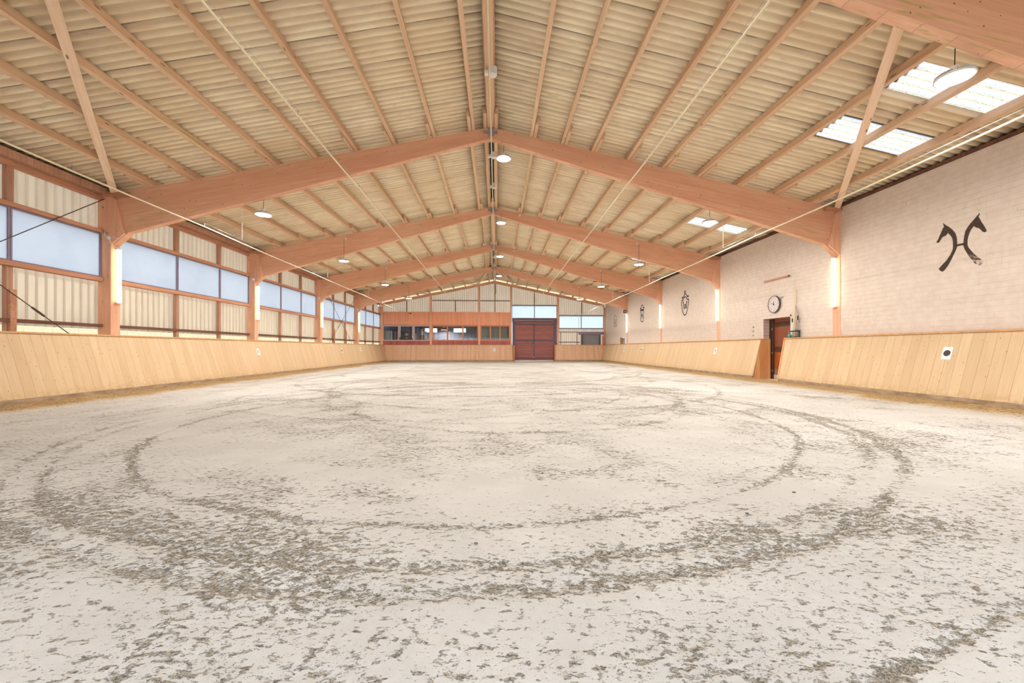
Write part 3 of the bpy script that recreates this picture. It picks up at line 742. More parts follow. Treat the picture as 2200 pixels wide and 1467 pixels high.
r=kick_side(1,-1.6,13.74,-1.6,13.93,'near right kickboard of pale boards, from the right edge to the side door',M['kick'],1)
tb=MB(); tb.prism([(13.62,KB-.03),(13.74,KB-.03),(13.945,KT),(13.83,KT)],0,.03,'X')
# edge trim follows the slope
e=MB(); e.add([(9.995,13.70,.14),(9.995,13.76,.14),(10.395,13.955,KT),(10.395,13.895,KT),(10.05,13.70,.14),(10.05,13.76,.14),(10.45,13.955,KT),(10.45,13.895,KT)],[(0,3,2,1),(4,5,6,7),(0,1,5,4),(1,2,6,5),(2,3,7,6),(3,0,4,7)])
child(e,'edge_trim',M['cap'],r,.003)
r=kick_side(1,15.16,37.86,15.25,38.2,'long far right kickboard of pale boards, beyond the side door',M['kick'],2)
ck=MB(); Vc=[(10.03,15.15,-.05),(10.81,15.235,-.05),(10.81,15.235,1.575),(10.43,15.24,1.575)]
ck.add(Vc,[(0,1,2,3)],[[(0,0),(.78,0),(.78,1.62),(.4,1.62)]]); ck.add([(x,y+.02,z) for x,y,z in Vc],[(3,2,1,0)],[[(0,0)]*4])
child(ck,'cheek_boards',M['cheek'],r)
child(MB().box(10.44,10.80,15.23,15.275,1.577,1.617),'cheek_cap',M['cap'],r,.003)
def kick_end(x0b,x1b,x0t,x1t,label,trim):
    L=math.hypot(.35,KT-KB); mb=MB()
    V=[(x0b,37.86,KB),(x1b,37.86,KB),(x1t,38.2,KT),(x0t,38.2,KT)]
    mb.add(V,[(0,1,2,3)],[[(x0b,0),(x1b,0),(x1t,L),(x0t,L)]]); mb.add([(x,y+.03,z) for x,y,z in V],[(3,2,1,0)],[[(0,0)]*4])
    r=empty('kickboard',((x0b+x1b)/2,37.9,0)); tag(r,label,'kickboard','sloping kickboards around the arena')
    child(mb,'plank_facing',M['kick_end'],r)
    child(MB().box(x0t,x1t,38.17,38.27,KT+.002,KT+.035),'cap_rail',M['cap'],r,.004)
    child(MB().box(x0b,x1b,37.84,37.93,-.12,KB-.004),'kerb_sleeper',M['kerb'],r,.01)
    if trim is not None:
        child(MB().box(trim[0],trim[1],37.80,38.2,-.05,1.55),'gate_side_post',M['orange_frame'],r,.006)
    return r
kick_end(-10.02,1.64,-10.40,1.62,'kickboard across the end wall left of the big gate, carrying the letter C',(1.67,1.80))
kick_end(5.64,10.02,5.64,10.40,'short kickboard across the end wall right of the big gate',(5.55,5.63))

# unseen gable added behind the camera to block high sky, open below for daylight
mb=MB()
for s_ in (-1,1): mb.add([(RX,-1.62,3.3),(s_*10.95,-1.62,3.3),(s_*10.95,-1.62,top(10.95)+.2),(RX,-1.62,7.88)],[(0,1,2,3)])
tag(mb.build('wall_front_sky_block',M['grp']),'unseen cladding added behind the camera to block high sky light',kind='structure')
# ------------------------------------------------------------------ end wall
YW=38.46
rf=lambda x:top(x)-.02
mb=MB()
XC=[-10.6,-6.17,-1.55,1.47,5.96,10.56]
def panel(a,b,z0,zf):
    # split at the ridge so that the top edge follows both slopes
    if a<RX<b: sheetY(mb,YW,a,RX,z0,zf); sheetY(mb,YW,RX,b,z0,zf)
    else: sheetY(mb,YW,a,b,z0,zf)
panel(-10.95,-6.07,4.70,rf); panel(-6.07,-1.55,4.70,rf); panel(-1.55,1.48,4.70,rf); panel(1.48,5.96,5.33,rf); panel(5.96,10.56,4.37,rf)
panel(5.96,10.56,-.1,lambda x:3.15)
tag(mb.build('wall_back',M['grp']),'beige corrugated cladding of the far gable wall','wall',kind='structure')
mb=MB()
for s in (-1,1):
    xa,xb=RX+s*.02,s*10.6
    n=2; mb.add([(xa,38.50,top(xa)-.02),(xb,38.50,top(xb)-.02),(xb,38.50,top(xb)+.19),(xa,38.50,top(xa)+.19)],[(0,1,2,3) if s>0 else (3,2,1,0)])
tag(mb.build('window_41',M['strip']),'bright cream strip light between the end rafter and the roof','window',kind='structure')
def ebox(name,x0,x1,z0,z1,mat,label,cat='beam',y0=38.33,y1=38.45,group=None,bevel=.005):
    L=max(x1-x0,z1-z0)
    o=MB().box(x0-(x0+x1)/2,x1-(x0+x1)/2,y0-(y0+y1)/2,y1-(y0+y1)/2,z0-(z0+z1)/2,z1-(z0+z1)/2).build(name,mat,bevel=bevel,loc=((x0+x1)/2,(y0+y1)/2,(z0+z1)/2))
    return tag(o,label,cat,group)
# end rafters
er=empty('end_rafters',(RX,38.3,7.69)); tag(er,'pair of slim red-brown rafters along the top of the far gable wall','beam')
for s in (-1,1):
    ang=-s*SLA; L=10.6/math.cos(SLA)
    o=MB().box(min(0,s*L),max(0,s*L),0,.12,-.25,0).build('rafter',M['glulam'],er,bevel=.005,rot=(0,-ang,0))
for i,(a,b,nm) in enumerate(((-10.93,-10.50,'corner post at the left end of the gable wall'),(-6.17,-5.98,'gable post between the two left glazed groups'),(-1.64,-1.46,'gable post left of the curtained windows'),(1.40,1.56,'gable post just left of the big gate'),(5.87,6.06,'gable post just right of the big gate'),(10.40,10.55,'corner post at the right end of the gable wall by the white wall'))):
    z1=min(rf(a),rf(b))-.25
    ebox('gable_post',a,b,0,z1,M['glulam_post'],'red-brown '+nm,'post',38.30,38.44,'posts of the far gable wall')
ebox('ridge_post',-.12,.05,6.42,7.44,M['stud'],'short brown hanging post under the ridge of the far gable wall','post')
for i,(a,b) in enumerate(((-5.98,-1.64),(-1.46,1.40))):
    ebox('gable_rail',a+.002,b-.002,5.755,5.825,M['darkwood'],'thin dark rail high on the gable wall, %s'%('left part' if i==0 else 'short right part'),'rail',38.36,38.42,'high rails of the gable wall')
for i,(x,z0,z1,lb) in enumerate(((-8.33,4.73,5.72,'in the far left gable panel'),(-3.79,4.73,5.75,'above the second group of panes'),(-.06,4.73,5.75,'under the ridge'),(-.06,5.83,6.41,'under the ridge, upper piece'),(3.71,5.42,6.62,'over the gate windows'),(8.28,4.45,5.68,'in the far right gable panel'))):
    ebox('gable_mullion',x-.035,x+.035,z0,z1,M['darkwood'],'thin dark upright '+lb,'mullion',38.36,38.42,'thin uprights of the gable wall')
# orange boarding above the judges' room, dark strip below
def boarding(name,x0,x1,z0,z1,mat,label,y=38.40):
    mb=MB(); mb.add([(x0,y,z0),(x1,y,z0),(x1,y,z1),(x0,y,z1)],[(0,1,2,3)],[[(x0,z0),(x1,z0),(x1,z1),(x0,z1)]])
    mb.add([(x0,y+.03,z0),(x1,y+.03,z0),(x1,y+.03,z1),(x0,y+.03,z1)],[(3,2,1,0)],[[(0,0)]*4]); mb.add([(x0,y,z1),(x1,y,z1),(x1,y+.03,z1),(x0,y+.03,z1)],[(0,1,2,3)],[[(0,0)]*4])
    o=mb.build(name,mat); return tag(o,label,'boarding')
boarding('orange_boarding',-10.5,-6.17,3.47,4.715,M['redpanel'],'orange-red boarding above the first group of judges room windows')
boarding('orange_boarding',-5.98,-1.64,3.46,4.71,M['redpanel'],'orange-red boarding above the second group of judges room windows')
boarding('orange_boarding',-1.46,1.40,3.45,4.705,M['redpanel'],'orange-red boarding above the curtained windows')
boarding('red_boarding',-10.5,1.40,-.1,1.98,M['redstrip'],'dark red boarding strip under the judges room windows',38.31)
# judges' room windows (structure) with frames and clear panes
def jwin(i,x0,x1,panes,mat,label,curtain=False):
    z0,z1=1.99,3.44; fr=MB(); y0,y1=38.30,38.38
    zb,zt=2.067,3.34
    fr.box(x0,x1,y0,y1,z0,zb); fr.box(x0,x1,y0,y1,zt,z1)
    xs=[x0]+[q for p in panes for q in p]+[x1]
    for k in range(0,len(xs),2): fr.box(xs[k],xs[k+1],y0,y1,zb,zt)
    w=fr.build('window_%d'%i,mat); tag(w,label,'window',kind='structure')
    for a,b in panes:
        MB().box(a,b,38.345,38.351,zb,zt).build('pane',M['glass'],w)
jwin(42,-10.497,-6.175,[(-10.45,-9.12),(-9.02,-7.70),(-7.59,-6.24)],M['lilac_frame'],'first group of three judges room panes in pale frames, left corner')
jwin(43,-5.975,-1.645,[(-5.87,-4.59),(-4.47,-3.15),(-3.02,-1.72)],M['orange_frame'],'second group of three judges room panes in orange frames')
jwin(44,-1.455,1.395,[(-1.33,-.55),(-.42,.36),(.48,1.25)],M['orange_frame'],'third group of three panes with curtains behind')
# room behind
mb=MB(); y0,y1=38.5,41.6
def quadYZ(x,ya,yb,za,zb): mb.add([(x,ya,za),(x,yb,za),(x,yb,zb),(x,ya,zb)],[(0,1,2,3)],[[(ya,za),(yb,za),(yb,zb),(ya,zb)]])
def quadXZ(y,xa,xb,za,zb): mb.add([(xa,y,za),(xb,y,za),(xb,y,zb),(xa,y,zb)],[(0,1,2,3)],[[(xa,za),(xb,za),(xb,zb),(xa,zb)]])
HW=[(-7.2,-5.97),(-4.29,-3.05)]; zc0,zc1=2.91,3.32
xs=[-7.72]+[q for h in HW for q in h]+[1.4]
for k in range(0,len(xs),2): quadXZ(y1,xs[k],xs[k+1],1.2,3.6)
for a,b in HW: quadXZ(y1,a,b,1.2,zc0); quadXZ(y1,a,b,zc1,3.6)
quadYZ(1.41,y0,y1,1.2,3.6)
tag(mb.build('wall_judges_room',M['roomwall']),'grey lined back wall of the judges room behind the glass','wall',kind='structure')
mb=MB(); quadXZ(40.3,-9.7,-7.72,1.2,3.6); quadYZ(-7.72,40.3,y1,1.2,3.6); quadYZ(-10.7,y0,y1,1.2,3.6); quadXZ(y1,-10.7,-9.7,1.2,3.6)
tag(mb.build('wall_judges_room_dark',M['roomwall_dark']),'dark brown lined partition in the judges room','wall',kind='structure')
mb=MB(); mb.box(-10.7,1.42,38.5,41.7,1.12,1.2); tag(mb.build('floor_judges_room',M['roomfloor']),'raised floor of the judges room',kind='structure')
mb=MB(); mb.box(-10.7,1.42,38.5,41.7,3.6,3.66); tag(mb.build('ceiling_judges_room',M['roomwall_dark']),'ceiling of the judges room',kind='structure')
for k,(a,b) in enumerate(HW):
    w=MB().box(a,b,41.62,41.64,zc0,zc1).build('window_%d'%(45+k),M['glass']); tag(w,'small bright window high in the back wall of the judges room, %s'%('left one' if k==0 else 'right one'),'window',kind='structure')
# things in the room
t=empty('fridge',(-10.3,39.3,1.2)); tag(t,'pale green upright fridge behind the leftmost judges room pane','fridge')
MB().box(-.33,.33,-.3,.3,0,1.78).build('body',M['fridge'],t,bevel=.02); MB().box(-.31,.31,-.345,-.302,.03,1.75).build('door',M['fridge'],t,bevel=.015); MB().box(.22,.25,-.375,-.348,.8,1.2).build('handle',M['white'],t)
t=empty('pole_rack',(-9.62,39.3,1.2)); tag(t,'pair of white upright poles beside the fridge','poles')
MB().tube([(0,0,0),(0,0,1.72)],.025,8).build('pole',M['white'],t); MB().tube([(.17,0,0),(.17,0,1.72)],.025,8).build('pole',M['white'],t)
t=empty('office_chair',(-7.2,39.95,1.2)); tag(t,'brown backed chair behind the third judges room pane','chair')
MB().box(-.25,.25,-.04,.03,.85,1.38).build('backrest',M['chair'],t,bevel=.03); MB().box(-.25,.25,-.5,.0,.72,.8).build('seat',M['chair'],t,bevel=.02)
for sx,sy in ((-.2,-.45),(.2,-.45),(-.2,-.03),(.2,-.03)): MB().tube([(sx,sy,0),(sx,sy,.72)],.015,8).build('leg',M['steel'],t)
for i,(x,z,w,h,lb) in enumerate(((-8.75,2.55,.34,.42,'white notice on the dark partition behind the second pane'),(-8.75,2.28,.30,.14,'small white notice low on the dark partition'),)):
    tag(MB().box(x-w/2,x+w/2,40.27,40.295,z,z+h*.5).build('notice',M['paper']),lb,'notice')
tag(MB().box(-8.02,-7.78,40.27,40.295,2.1,2.75).build('notice_board',M['paper']),'tall pale board at the right edge of the dark partition','board')
tag(MB().box(-7.55,-7.0,41.55,41.59,2.2,3.0).build('picture_frame',M['paper']),'pale framed sheet on the grey back wall left of the small windows','picture')
t=empty('pendant_lamp',(-5.1,40.2,3.6)); tag(t,'beige pendant lampshade hanging behind the fourth judges room pane','lamp')
MB().lathe([(.07,-.28),(.32,-.50)],n=20).build('shade',M['chair'],t); MB().lathe([(.0005,-.36),(.04,-.38),(.055,-.43),(.04,-.48),(.0005,-.49)],n=16).build('fill_bulb',M['fill_bulb'],t); MB().tube([(0,0,0),(0,0,-.28)],.01,6).build('cord',M['white'],t)  # lit bulb under the shade is added as fill for the room
def small(name,x,y,z,w,h,mat,lb,cat): return tag(MB().box(x-w/2,x+w/2,y-w/2,y+w/2,z,z+h).build(name,mat,bevel=.01),lb,cat)
tab=empty('window_table',(-4.8,38.85,1.2)); tag(tab,'long low table running behind the judges room glass','table')
MB().box(-2.4,3.1,-.3,.3,.80,.84).build('tabletop',M['chair'],tab)
for sx in (-2.3,3.0):
    for sy in (-.25,.25): MB().tube([(sx,sy,0),(sx,sy,.8)],.02,8).build('leg',M['steel'],tab)
small('canister',-2.35,38.85,2.04,.20,.22,M['cream'],'small cream canister on the judges room table','canister')
small('bottle',-2.65,38.85,2.04,.08,.2,M['black'],'small dark bottle on the judges room table','bottle')
small('mug',-4.9,38.85,2.04,.16,.14,M['white'],'white mug on the judges room table','mug')
small('paper_pile',-3.9,38.85,2.04,.3,.05,M['paper'],'low pile of white papers on the judges room table','papers')
# curtains
for i,(a,b,lb) in enumerate(((-1.36,-.5,'left'),(-.45,.42,'middle'),(.45,1.1,'right'))):
    mb=MB(); n=60; V=[]
    for k in range(n+1):
        x=a+(b-a)*k/n; y=38.62+.03*math.sin(k*.9)+.015*math.sin(k*.37)
        V+=[(x,y,1.9),(x,y,3.42)]
    mb.add(V,[(2*k,2*k+2,2*k+3,2*k+1) for k in range(n)])
    o=mb.build('curtain',M['curtain'],smooth=True); o.modifiers.new('t','SOLIDIFY').thickness=.004
    tag(o,'pale green curtain drawn behind the %s of the three curtained panes'%lb,'curtain','curtains of the judges room')
# gate
g8=empty('door_2',(3.7,38.2,0)); tag(g8,'big dark red double gate in the far gable wall','gate',kind='structure')
def gb(x0,x1,z0,z1,y0,y1,nm,mat,bev=.006): return child(MB().box(x0,x1,y0,y1,z0,z1),nm,mat,g8,bev)
gb(1.57,5.86,3.80,4.07,38.24,38.42,'head_track',M['purple_frame'])
gb(1.84,5.53,3.90,3.935,38.22,38.238,'track_rail',M['steel'],0)
gb(1.58,1.855,0,3.80,38.26,38.40,'frame_post',M['purple_frame']); gb(5.53,5.85,0,3.80,38.26,38.40,'frame_post',M['purple_frame'])
def leafd(x0,x1,lb):
    zz=[(.10,.22,'gatepale'),(.22,3.80,'gateboards')]
    mb=MB(); mb.add([(x0,38.29,.22),(x1,38.29,.22),(x1,38.29,3.80),(x0,38.29,3.80)],[(0,1,2,3)],[[(x0,.22),(x1,.22),(x1,3.8),(x0,3.8)]]); mb.add([(x0,38.33,.22),(x1,38.33,.22),(x1,38.33,3.80),(x0,38.33,3.80)],[(3,2,1,0)],[[(0,0)]*4])
    child(mb,'gate_leaf',M['gateboards'],g8)
    mb=MB(); mb.add([(x0,38.285,.10),(x1,38.285,.10),(x1,38.285,.26),(x0,38.285,.26)],[(0,1,2,3)],[[(x0,.1),(x1,.1),(x1,.26),(x0,.26)]]); child(mb,'bottom_board',M['gatepale'],g8)
    for z0,z1 in ((3.46,3.60),(1.96,2.11),(.30,.43)): gb(x0,x1,z0,z1,38.25,38.285,'cross_rail',M['purple_frame'],.003)
leafd(1.84,3.70,'left'); leafd(3.71,5.54,'right'); gb(3.64,3.78,.1,3.8,38.335,38.36,'rebate_strip',M['purple_frame'],0)
gb(3.60,3.69,.12,3.6,38.25,38.284,'meeting_stile',M['purple_frame'],.003)
gb(3.48,3.60,1.62,1.96,38.25,38.284,'lock_box',M['purple_frame'],.003)
gb(3.57,3.63,1.60,1.66,38.22,38.25,'lock',M['steel'],.003); gb(3.57,3.72,.36,.41,38.22,38.25,'bolt',M['steel'],.003)
gb(1.86,5.53,.05,.095,38.18,38.30,'sill_strip',M['white'],.003)
gb(1.575,1.60,2.0,3.55,38.22,38.258,'edge_strip',M['white'],0); gb(5.83,5.85,1.8,3.55,38.22,38.258,'edge_strip',M['white'],0)
# gable windows
def gwin(i,x0,x1,z0,z1,lb):
    xm=(x0+x1)/2; fr=MB(); y0,y1=38.36,38.42
    fr.box(x0,x1,y0,y1,z1-.01,z1+.09); fr.box(x0,x1,y0,y1,z0-.10,z0); fr.box(xm-.03,xm+.03,y0,y1,z0,z1-.01); fr.box(x0,x0+.03,y0,y1,z0,z1-.01); fr.box(x1-.03,x1,y0,y1,z0,z1-.01)
    w=fr.build('window_%d'%i,M['sill']); tag(w,lb,'window',kind='structure')
    for a,b in ((x0+.03,xm-.03),(xm+.03,x1-.03)): MB().box(a,b,38.385,38.39,z0,z1-.01).build('pane',M['pane_bright'],w)
M['pane_bright']=translucent('gable_pane',(220,226,226),(210,218,222),t=.85,rough=.3,gloss=.03,dirt=.15)
gwin(50,1.57,5.86,4.17,5.33,'pair of bright frosted panes over the big gate'); gwin(51,6.07,10.39,3.21,4.37,'pair of bright frosted panes right of the big gate')
# lower right of the gable: rails, header, shutter
ebox('gable_rail',6.06,8.02,2.80,2.86,M['darkwood'],'thin dark rail below the right gable panes','rail',38.38,38.44,'low rails of the gable wall')
ebox('gable_rail',6.06,8.10,1.82,1.89,M['darkwood'],'thin dark rail just above the short kickboard','rail',38.38,38.44,'low rails of the gable wall')
ebox('gable_mullion',7.79,7.85,1.4,2.80,M['darkwood'],'thin dark upright left of the grey shutter','mullion',38.38,38.44,'thin uprights of the gable wall')
ebox('gable_mullion',6.22,6.27,1.4,2.80,M['sill'],'thin grey upright beside the right gate post','mullion',38.38,38.44,'thin uprights of the gable wall')
ebox('shutter_header',7.95,10.40,2.585,2.845,M['sill'],'purple brown header box over the grey shutter','header',38.16,38.40)
ebox('shutter_post',8.18,8.36,1.2,2.58,M['purple_frame'],'dark post left of the grey shutter','post',38.2,38.36,'shutter posts')
ebox('shutter_post',9.95,10.08,1.2,2.58,M['purple_frame'],'dark post right of the grey shutter','post',38.2,38.36,'shutter posts')
mb=MB(); n=14
for k in range(n):
    z=1.3+k*.0915; mb.prism([(38.30,z),(38.33,z),(38.345,z+.045),(38.33,z+.0905),(38.30,z+.0905)],8.38,9.93,'X')
tag(mb.build('roller_shutter',M['shutter']),'grey slatted roller shutter above the kickboard in the right end corner','shutter')
tag(MB().box(10.22,10.38,38.05,38.18,1.62,2.45).build('corner_board',M['orange_frame'],bevel=.01),'orange board standing in the right end corner on the kickboard','board')
# ------------------------------------------------------------------ wall emblems (painted, a millimetre proud of the blocks)
H1 = [(8.897, 4.174), (8.883, 4.164), (8.845, 4.117), (8.761, 4.038), (8.698, 3.961), (8.647, 3.876), (8.622, 3.799), (8.608, 3.703), (8.607, 3.598), (8.607, 3.54), (8.638, 3.455), (8.679, 3.372), (8.741, 3.245), (8.794, 3.151), (8.858, 3.069), (8.901, 3.035), (8.934, 3.048), (8.983, 3.099), (8.983, 3.123), (8.922, 3.189), (8.825, 3.276), (8.741, 3.398), (8.699, 3.482), (8.687, 3.537), (8.686, 3.677), (8.699, 3.762), (8.73, 3.829), (8.792, 3.918), (8.819, 3.878), (8.856, 3.859), (8.905, 3.848), (8.948, 3.794), (8.981, 3.743), (9.003, 3.737), (9.031, 3.75), (9.033, 3.769), (8.998, 3.82), (8.965, 3.895), (8.926, 3.98), (8.899, 4.044), (8.872, 4.083), (8.877, 4.115)]
H2 = [(8.18, 4.166), (8.17, 4.158), (8.184, 4.124), (8.198, 4.095), (8.171, 4.037), (8.148, 3.974), (8.103, 3.883), (8.067, 3.796), (8.053, 3.749), (8.062, 3.73), (8.089, 3.726), (8.116, 3.745), (8.144, 3.786), (8.18, 3.841), (8.217, 3.858), (8.25, 3.884), (8.278, 3.921), (8.331, 3.863), (8.369, 3.785), (8.388, 3.722), (8.403, 3.636), (8.403, 3.534), (8.379, 3.46), (8.312, 3.354), (8.265, 3.287), (8.182, 3.19), (8.118, 3.121), (8.113, 3.093), (8.145, 3.045), (8.182, 3.03), (8.21, 3.042), (8.275, 3.111), (8.36, 3.253), (8.418, 3.368), (8.457, 3.457), (8.479, 3.531), (8.476, 3.656), (8.462, 3.754), (8.442, 3.851), (8.398, 3.929), (8.34, 4.001), (8.264, 4.078), (8.217, 4.129)]
H3 = [(8.617, 3.598), (8.467, 3.598), (8.467, 3.553), (8.617, 3.554)]
EW = [[(21.866, 4.466), (21.867, 4.324)], [(22.176, 4.084), (22.068, 4.102), (21.987, 4.216), (21.84, 4.308), (21.722, 4.218), (21.58, 4.077), (21.49, 4.101)], [(22.136, 3.923), (22.082, 3.979), (21.987, 4.092), (21.841, 4.129), (21.697, 4.03), (21.606, 3.921), (21.478, 3.96), (21.419, 3.874), (21.466, 3.685), (21.582, 3.43), (21.66, 3.23), (21.752, 3.127), (21.897, 3.09), (22.017, 3.137), (22.151, 3.299), (22.232, 3.532), (22.286, 3.752), (22.3, 3.892), (22.204, 3.981), (22.136, 3.923)], [(22.082, 3.829), (21.963, 3.331), (21.855, 3.828), (21.751, 3.336), (21.645, 3.816)]]
ET = [[(28.888, 4.142), (28.727, 4.183), (28.65, 4.144), (28.663, 4.329), (28.446, 4.378), (28.267, 4.287), (28.257, 4.148), (28.171, 4.177), (28.069, 4.117)], [(28.781, 4.011), (28.172, 4.003)], [(28.799, 4.038), (28.819, 3.29), (28.52, 3.124), (28.208, 3.247), (28.172, 3.997)], [(28.675, 3.874), (28.345, 3.394)], [(28.344, 3.876), (28.677, 3.368)]]
EO = [[(35.262, 3.121), (35.455, 3.443), (35.478, 3.799), (35.307, 4.068), (34.995, 4.184), (34.69, 4.061), (34.552, 3.801), (34.553, 3.525), (34.646, 3.282), (34.787, 3.11)], [(35.211, 3.85), (35.141, 3.564), (35.262, 3.149)], [(34.902, 3.827), (34.903, 3.548), (34.834, 3.14)], [(35.141, 3.522), (34.833, 3.502)]]

def ribbon(mb,pts,w,x0,x1):
    P=[Vector((p[0],p[1])) for p in pts]
    # smooth
    if len(P)>3:
        Q=[P[0]]
        for a,b in zip(P[:-1],P[1:]): Q+= [a*.75+b*.25,a*.25+b*.75]
        Q.append(P[-1]); P=Q
    L=[];R=[]
    for i,p in enumerate(P):
        d=(P[min(i+1,len(P)-1)]-P[max(i-1,0)]).normalized(); n=Vector((-d.y,d.x))*w/2
        L.append(p+n); R.append(p-n)
    for i in range(len(P)-1):
        mb.prism([tuple(L[i]),tuple(L[i+1]),tuple(R[i+1]),tuple(R[i])],x0,x1,'X')
XE=10.555
e=empty('horse_head_emblem',(XE,8.54,3.6)); tag(e,'large black emblem of two back-to-back horse heads forming an H on the white wall','emblem')
inv=Matrix.Translation(-e.location)
for nm,P in (('left_horse_head',H1),('right_horse_head',H2),('cross_bar',H3)):
    o=MB().prism(P,XE-.006,XE-.0005,'X').build(nm,M['horse'],e); o.matrix_parent_inverse=inv
for strokes,nm,w,lb,dots in ((EW,'crowned_shield_emblem',.055,'black crowned shield emblem with the letter W on the white wall',[(21.866,4.385,.07),(22.17,4.09,.06),(21.5,4.10,.06),(22.08,3.82,.05),(21.645,3.81,.05)]),
                             (ET,'shield_emblem',.06,'black square-topped shield emblem with crossed strokes on the white wall',[(28.51,3.62,.11),(28.76,4.15,.07),(28.12,4.14,.07)]),
                             (EO,'oval_emblem',.045,'thin dark oval emblem with an H shape at the far end of the white wall',[])):
    c=strokes[-1][0]; e=empty(nm,(XE,c[0],c[1])); tag(e,lb,'emblem'); inv=Matrix.Translation(-e.location)
    for k,st in enumerate(strokes):
        mb=MB(); ww=w*(2.2 if (nm=='shield_emblem' and k==1) else (.6 if nm=='shield_emblem' and k>2 else 1)); ribbon(mb,st,ww,XE-.006-.0004*k,XE-.0005)
        o=mb.build('stroke' if not(nm=='crowned_shield_emblem' and k==3) else 'letter',M['paintblack'],e); o.matrix_parent_inverse=inv
    if dots:
        mb=MB()
        for y,z,r in dots: mb.prism([(y+r*math.cos(a*math.pi/8),z+r*math.sin(a*math.pi/8)) for a in range(16)],XE-.009,XE-.0005,'X')
        o=mb.build('dots',M['paintblack'],e); o.matrix_parent_inverse=inv

# ------------------------------------------------------------------ clock
ck=empty('wall_clock',(10.50,14.60,2.895),(0,0,0)); tag(ck,'round white wall clock with dark rim above the side door','clock')
def disc(mb,r,x0,x1,n=48): mb.prism([(r*math.cos(2*math.pi*a/n),r*math.sin(2*math.pi*a/n)) for a in range(n)],x0,x1,'X')
mb=MB(); V=[];Fc=[]; n=48
prof=[(.298,-.012),(.30,-.026),(.314,-.026),(.318,.0),(.318,.04)]
for (r,x) in prof:
    for k in range(n): V.append((x,r*math.cos(2*math.pi*k/n),r*math.sin(2*math.pi*k/n)))
for i in range(len(prof)-1):
    for k in range(n): Fc.append((i*n+k,i*n+(k+1)%n,(i+1)*n+(k+1)%n,(i+1)*n+k))
mb.add(V,Fc); mb.build('rim',M['clockrim'],ck,smooth=True)
mb=MB(); disc(mb,.30,-.012,.03); mb.build('dial',M['dial'],ck)
def text_mesh(body,size,mat,name,par,loc,rot,ext=.001):
    cu=bpy.data.curves.new(name,'FONT'); cu.body=body; cu.size=size; cu.align_x='CENTER'; cu.align_y='CENTER'; cu.extrude=ext
    tmp=bpy.data.objects.new('tmp',cu); COL.objects.link(tmp); dg=bpy.context.evaluated_depsgraph_get(); me=bpy.data.meshes.new_from_object(tmp.evaluated_get(dg)); 
    bpy.data.objects.remove(tmp); me.name=name; me.materials.clear(); me.materials.append(mat)
    o=bpy.data.objects.new(name,me); COL.objects.link(o); o.parent=par; o.location=loc; o.rotation_euler=rot; return o
RW=Matrix(((0,0,-1),(-1,0,0),(0,1,0))).to_euler()     # text x -> -Y, text y -> +Z, facing -X
for h in range(1,13):
    a=math.radians(90-30*h); text_mesh(str(h),.062,M['numeral'],'numeral',ck,(-.0145,-.235*math.cos(a),.235*math.sin(a)),RW)
for nm,ang,l,w in (('minute_hand',90-48*6,.2,.010),('hour_hand',90-(11*30+24),.12,.016)):
    a=math.radians(ang); d=(-math.cos(a),math.sin(a)); nrm=(-d[1],d[0])
    mb=MB(); mb.prism([(-d[0]*.05-nrm[0]*w,-d[1]*.05-nrm[1]*w),(-d[0]*.05+nrm[0]*w,-d[1]*.05+nrm[1]*w),(d[0]*l+nrm[0]*w*.4,d[1]*l+nrm[1]*w*.4),(d[0]*l-nrm[0]*w*.4,d[1]*l-nrm[1]*w*.4)],-.022 if nm[0]=='m' else -.018,-.019 if nm[0]=='m' else -.0155,'X'); mb.build(nm,M['black'],ck)
mb=MB(); disc(mb,.014,-.024,-.012,16); mb.build('hub',M['black'],ck)
mb=MB(); mb.tube([(.02,-.27,.17),(.02,-.40,.235),(.05,-.44,.24)],.008,6); mb.tube([(.02,-.24,.21),(.02,-.33,.17),(.02,-.42,.22)],.006,6); mb.build('bracket',M['steel'],ck)
# bar above
t=empty('wall_batten',(10.52,14.52,3.83)); tag(t,'short brown wooden batten screwed to the white wall above the clock','batten')
o=MB().box(-.68,.68,-.02,.02,-.025,.025).build('batten',M['rail'],t,rot=(0,0,math.pi/2),bevel=.003)
MB().box(-.035,-.02,-.72,-.66,-.035,.03).build('end_hook',M['rod'],t)
sw=empty('switch_group',(XE,15.9,2.2))
tag(sw,'three small grey switches one above another on the white wall, beyond the side door','switches')
for k in range(3): MB().box(-.02,0,-.03,.03,-.13-.17*k,-.06-.17*k).build('switch',M['steel'],sw,bevel=.004)
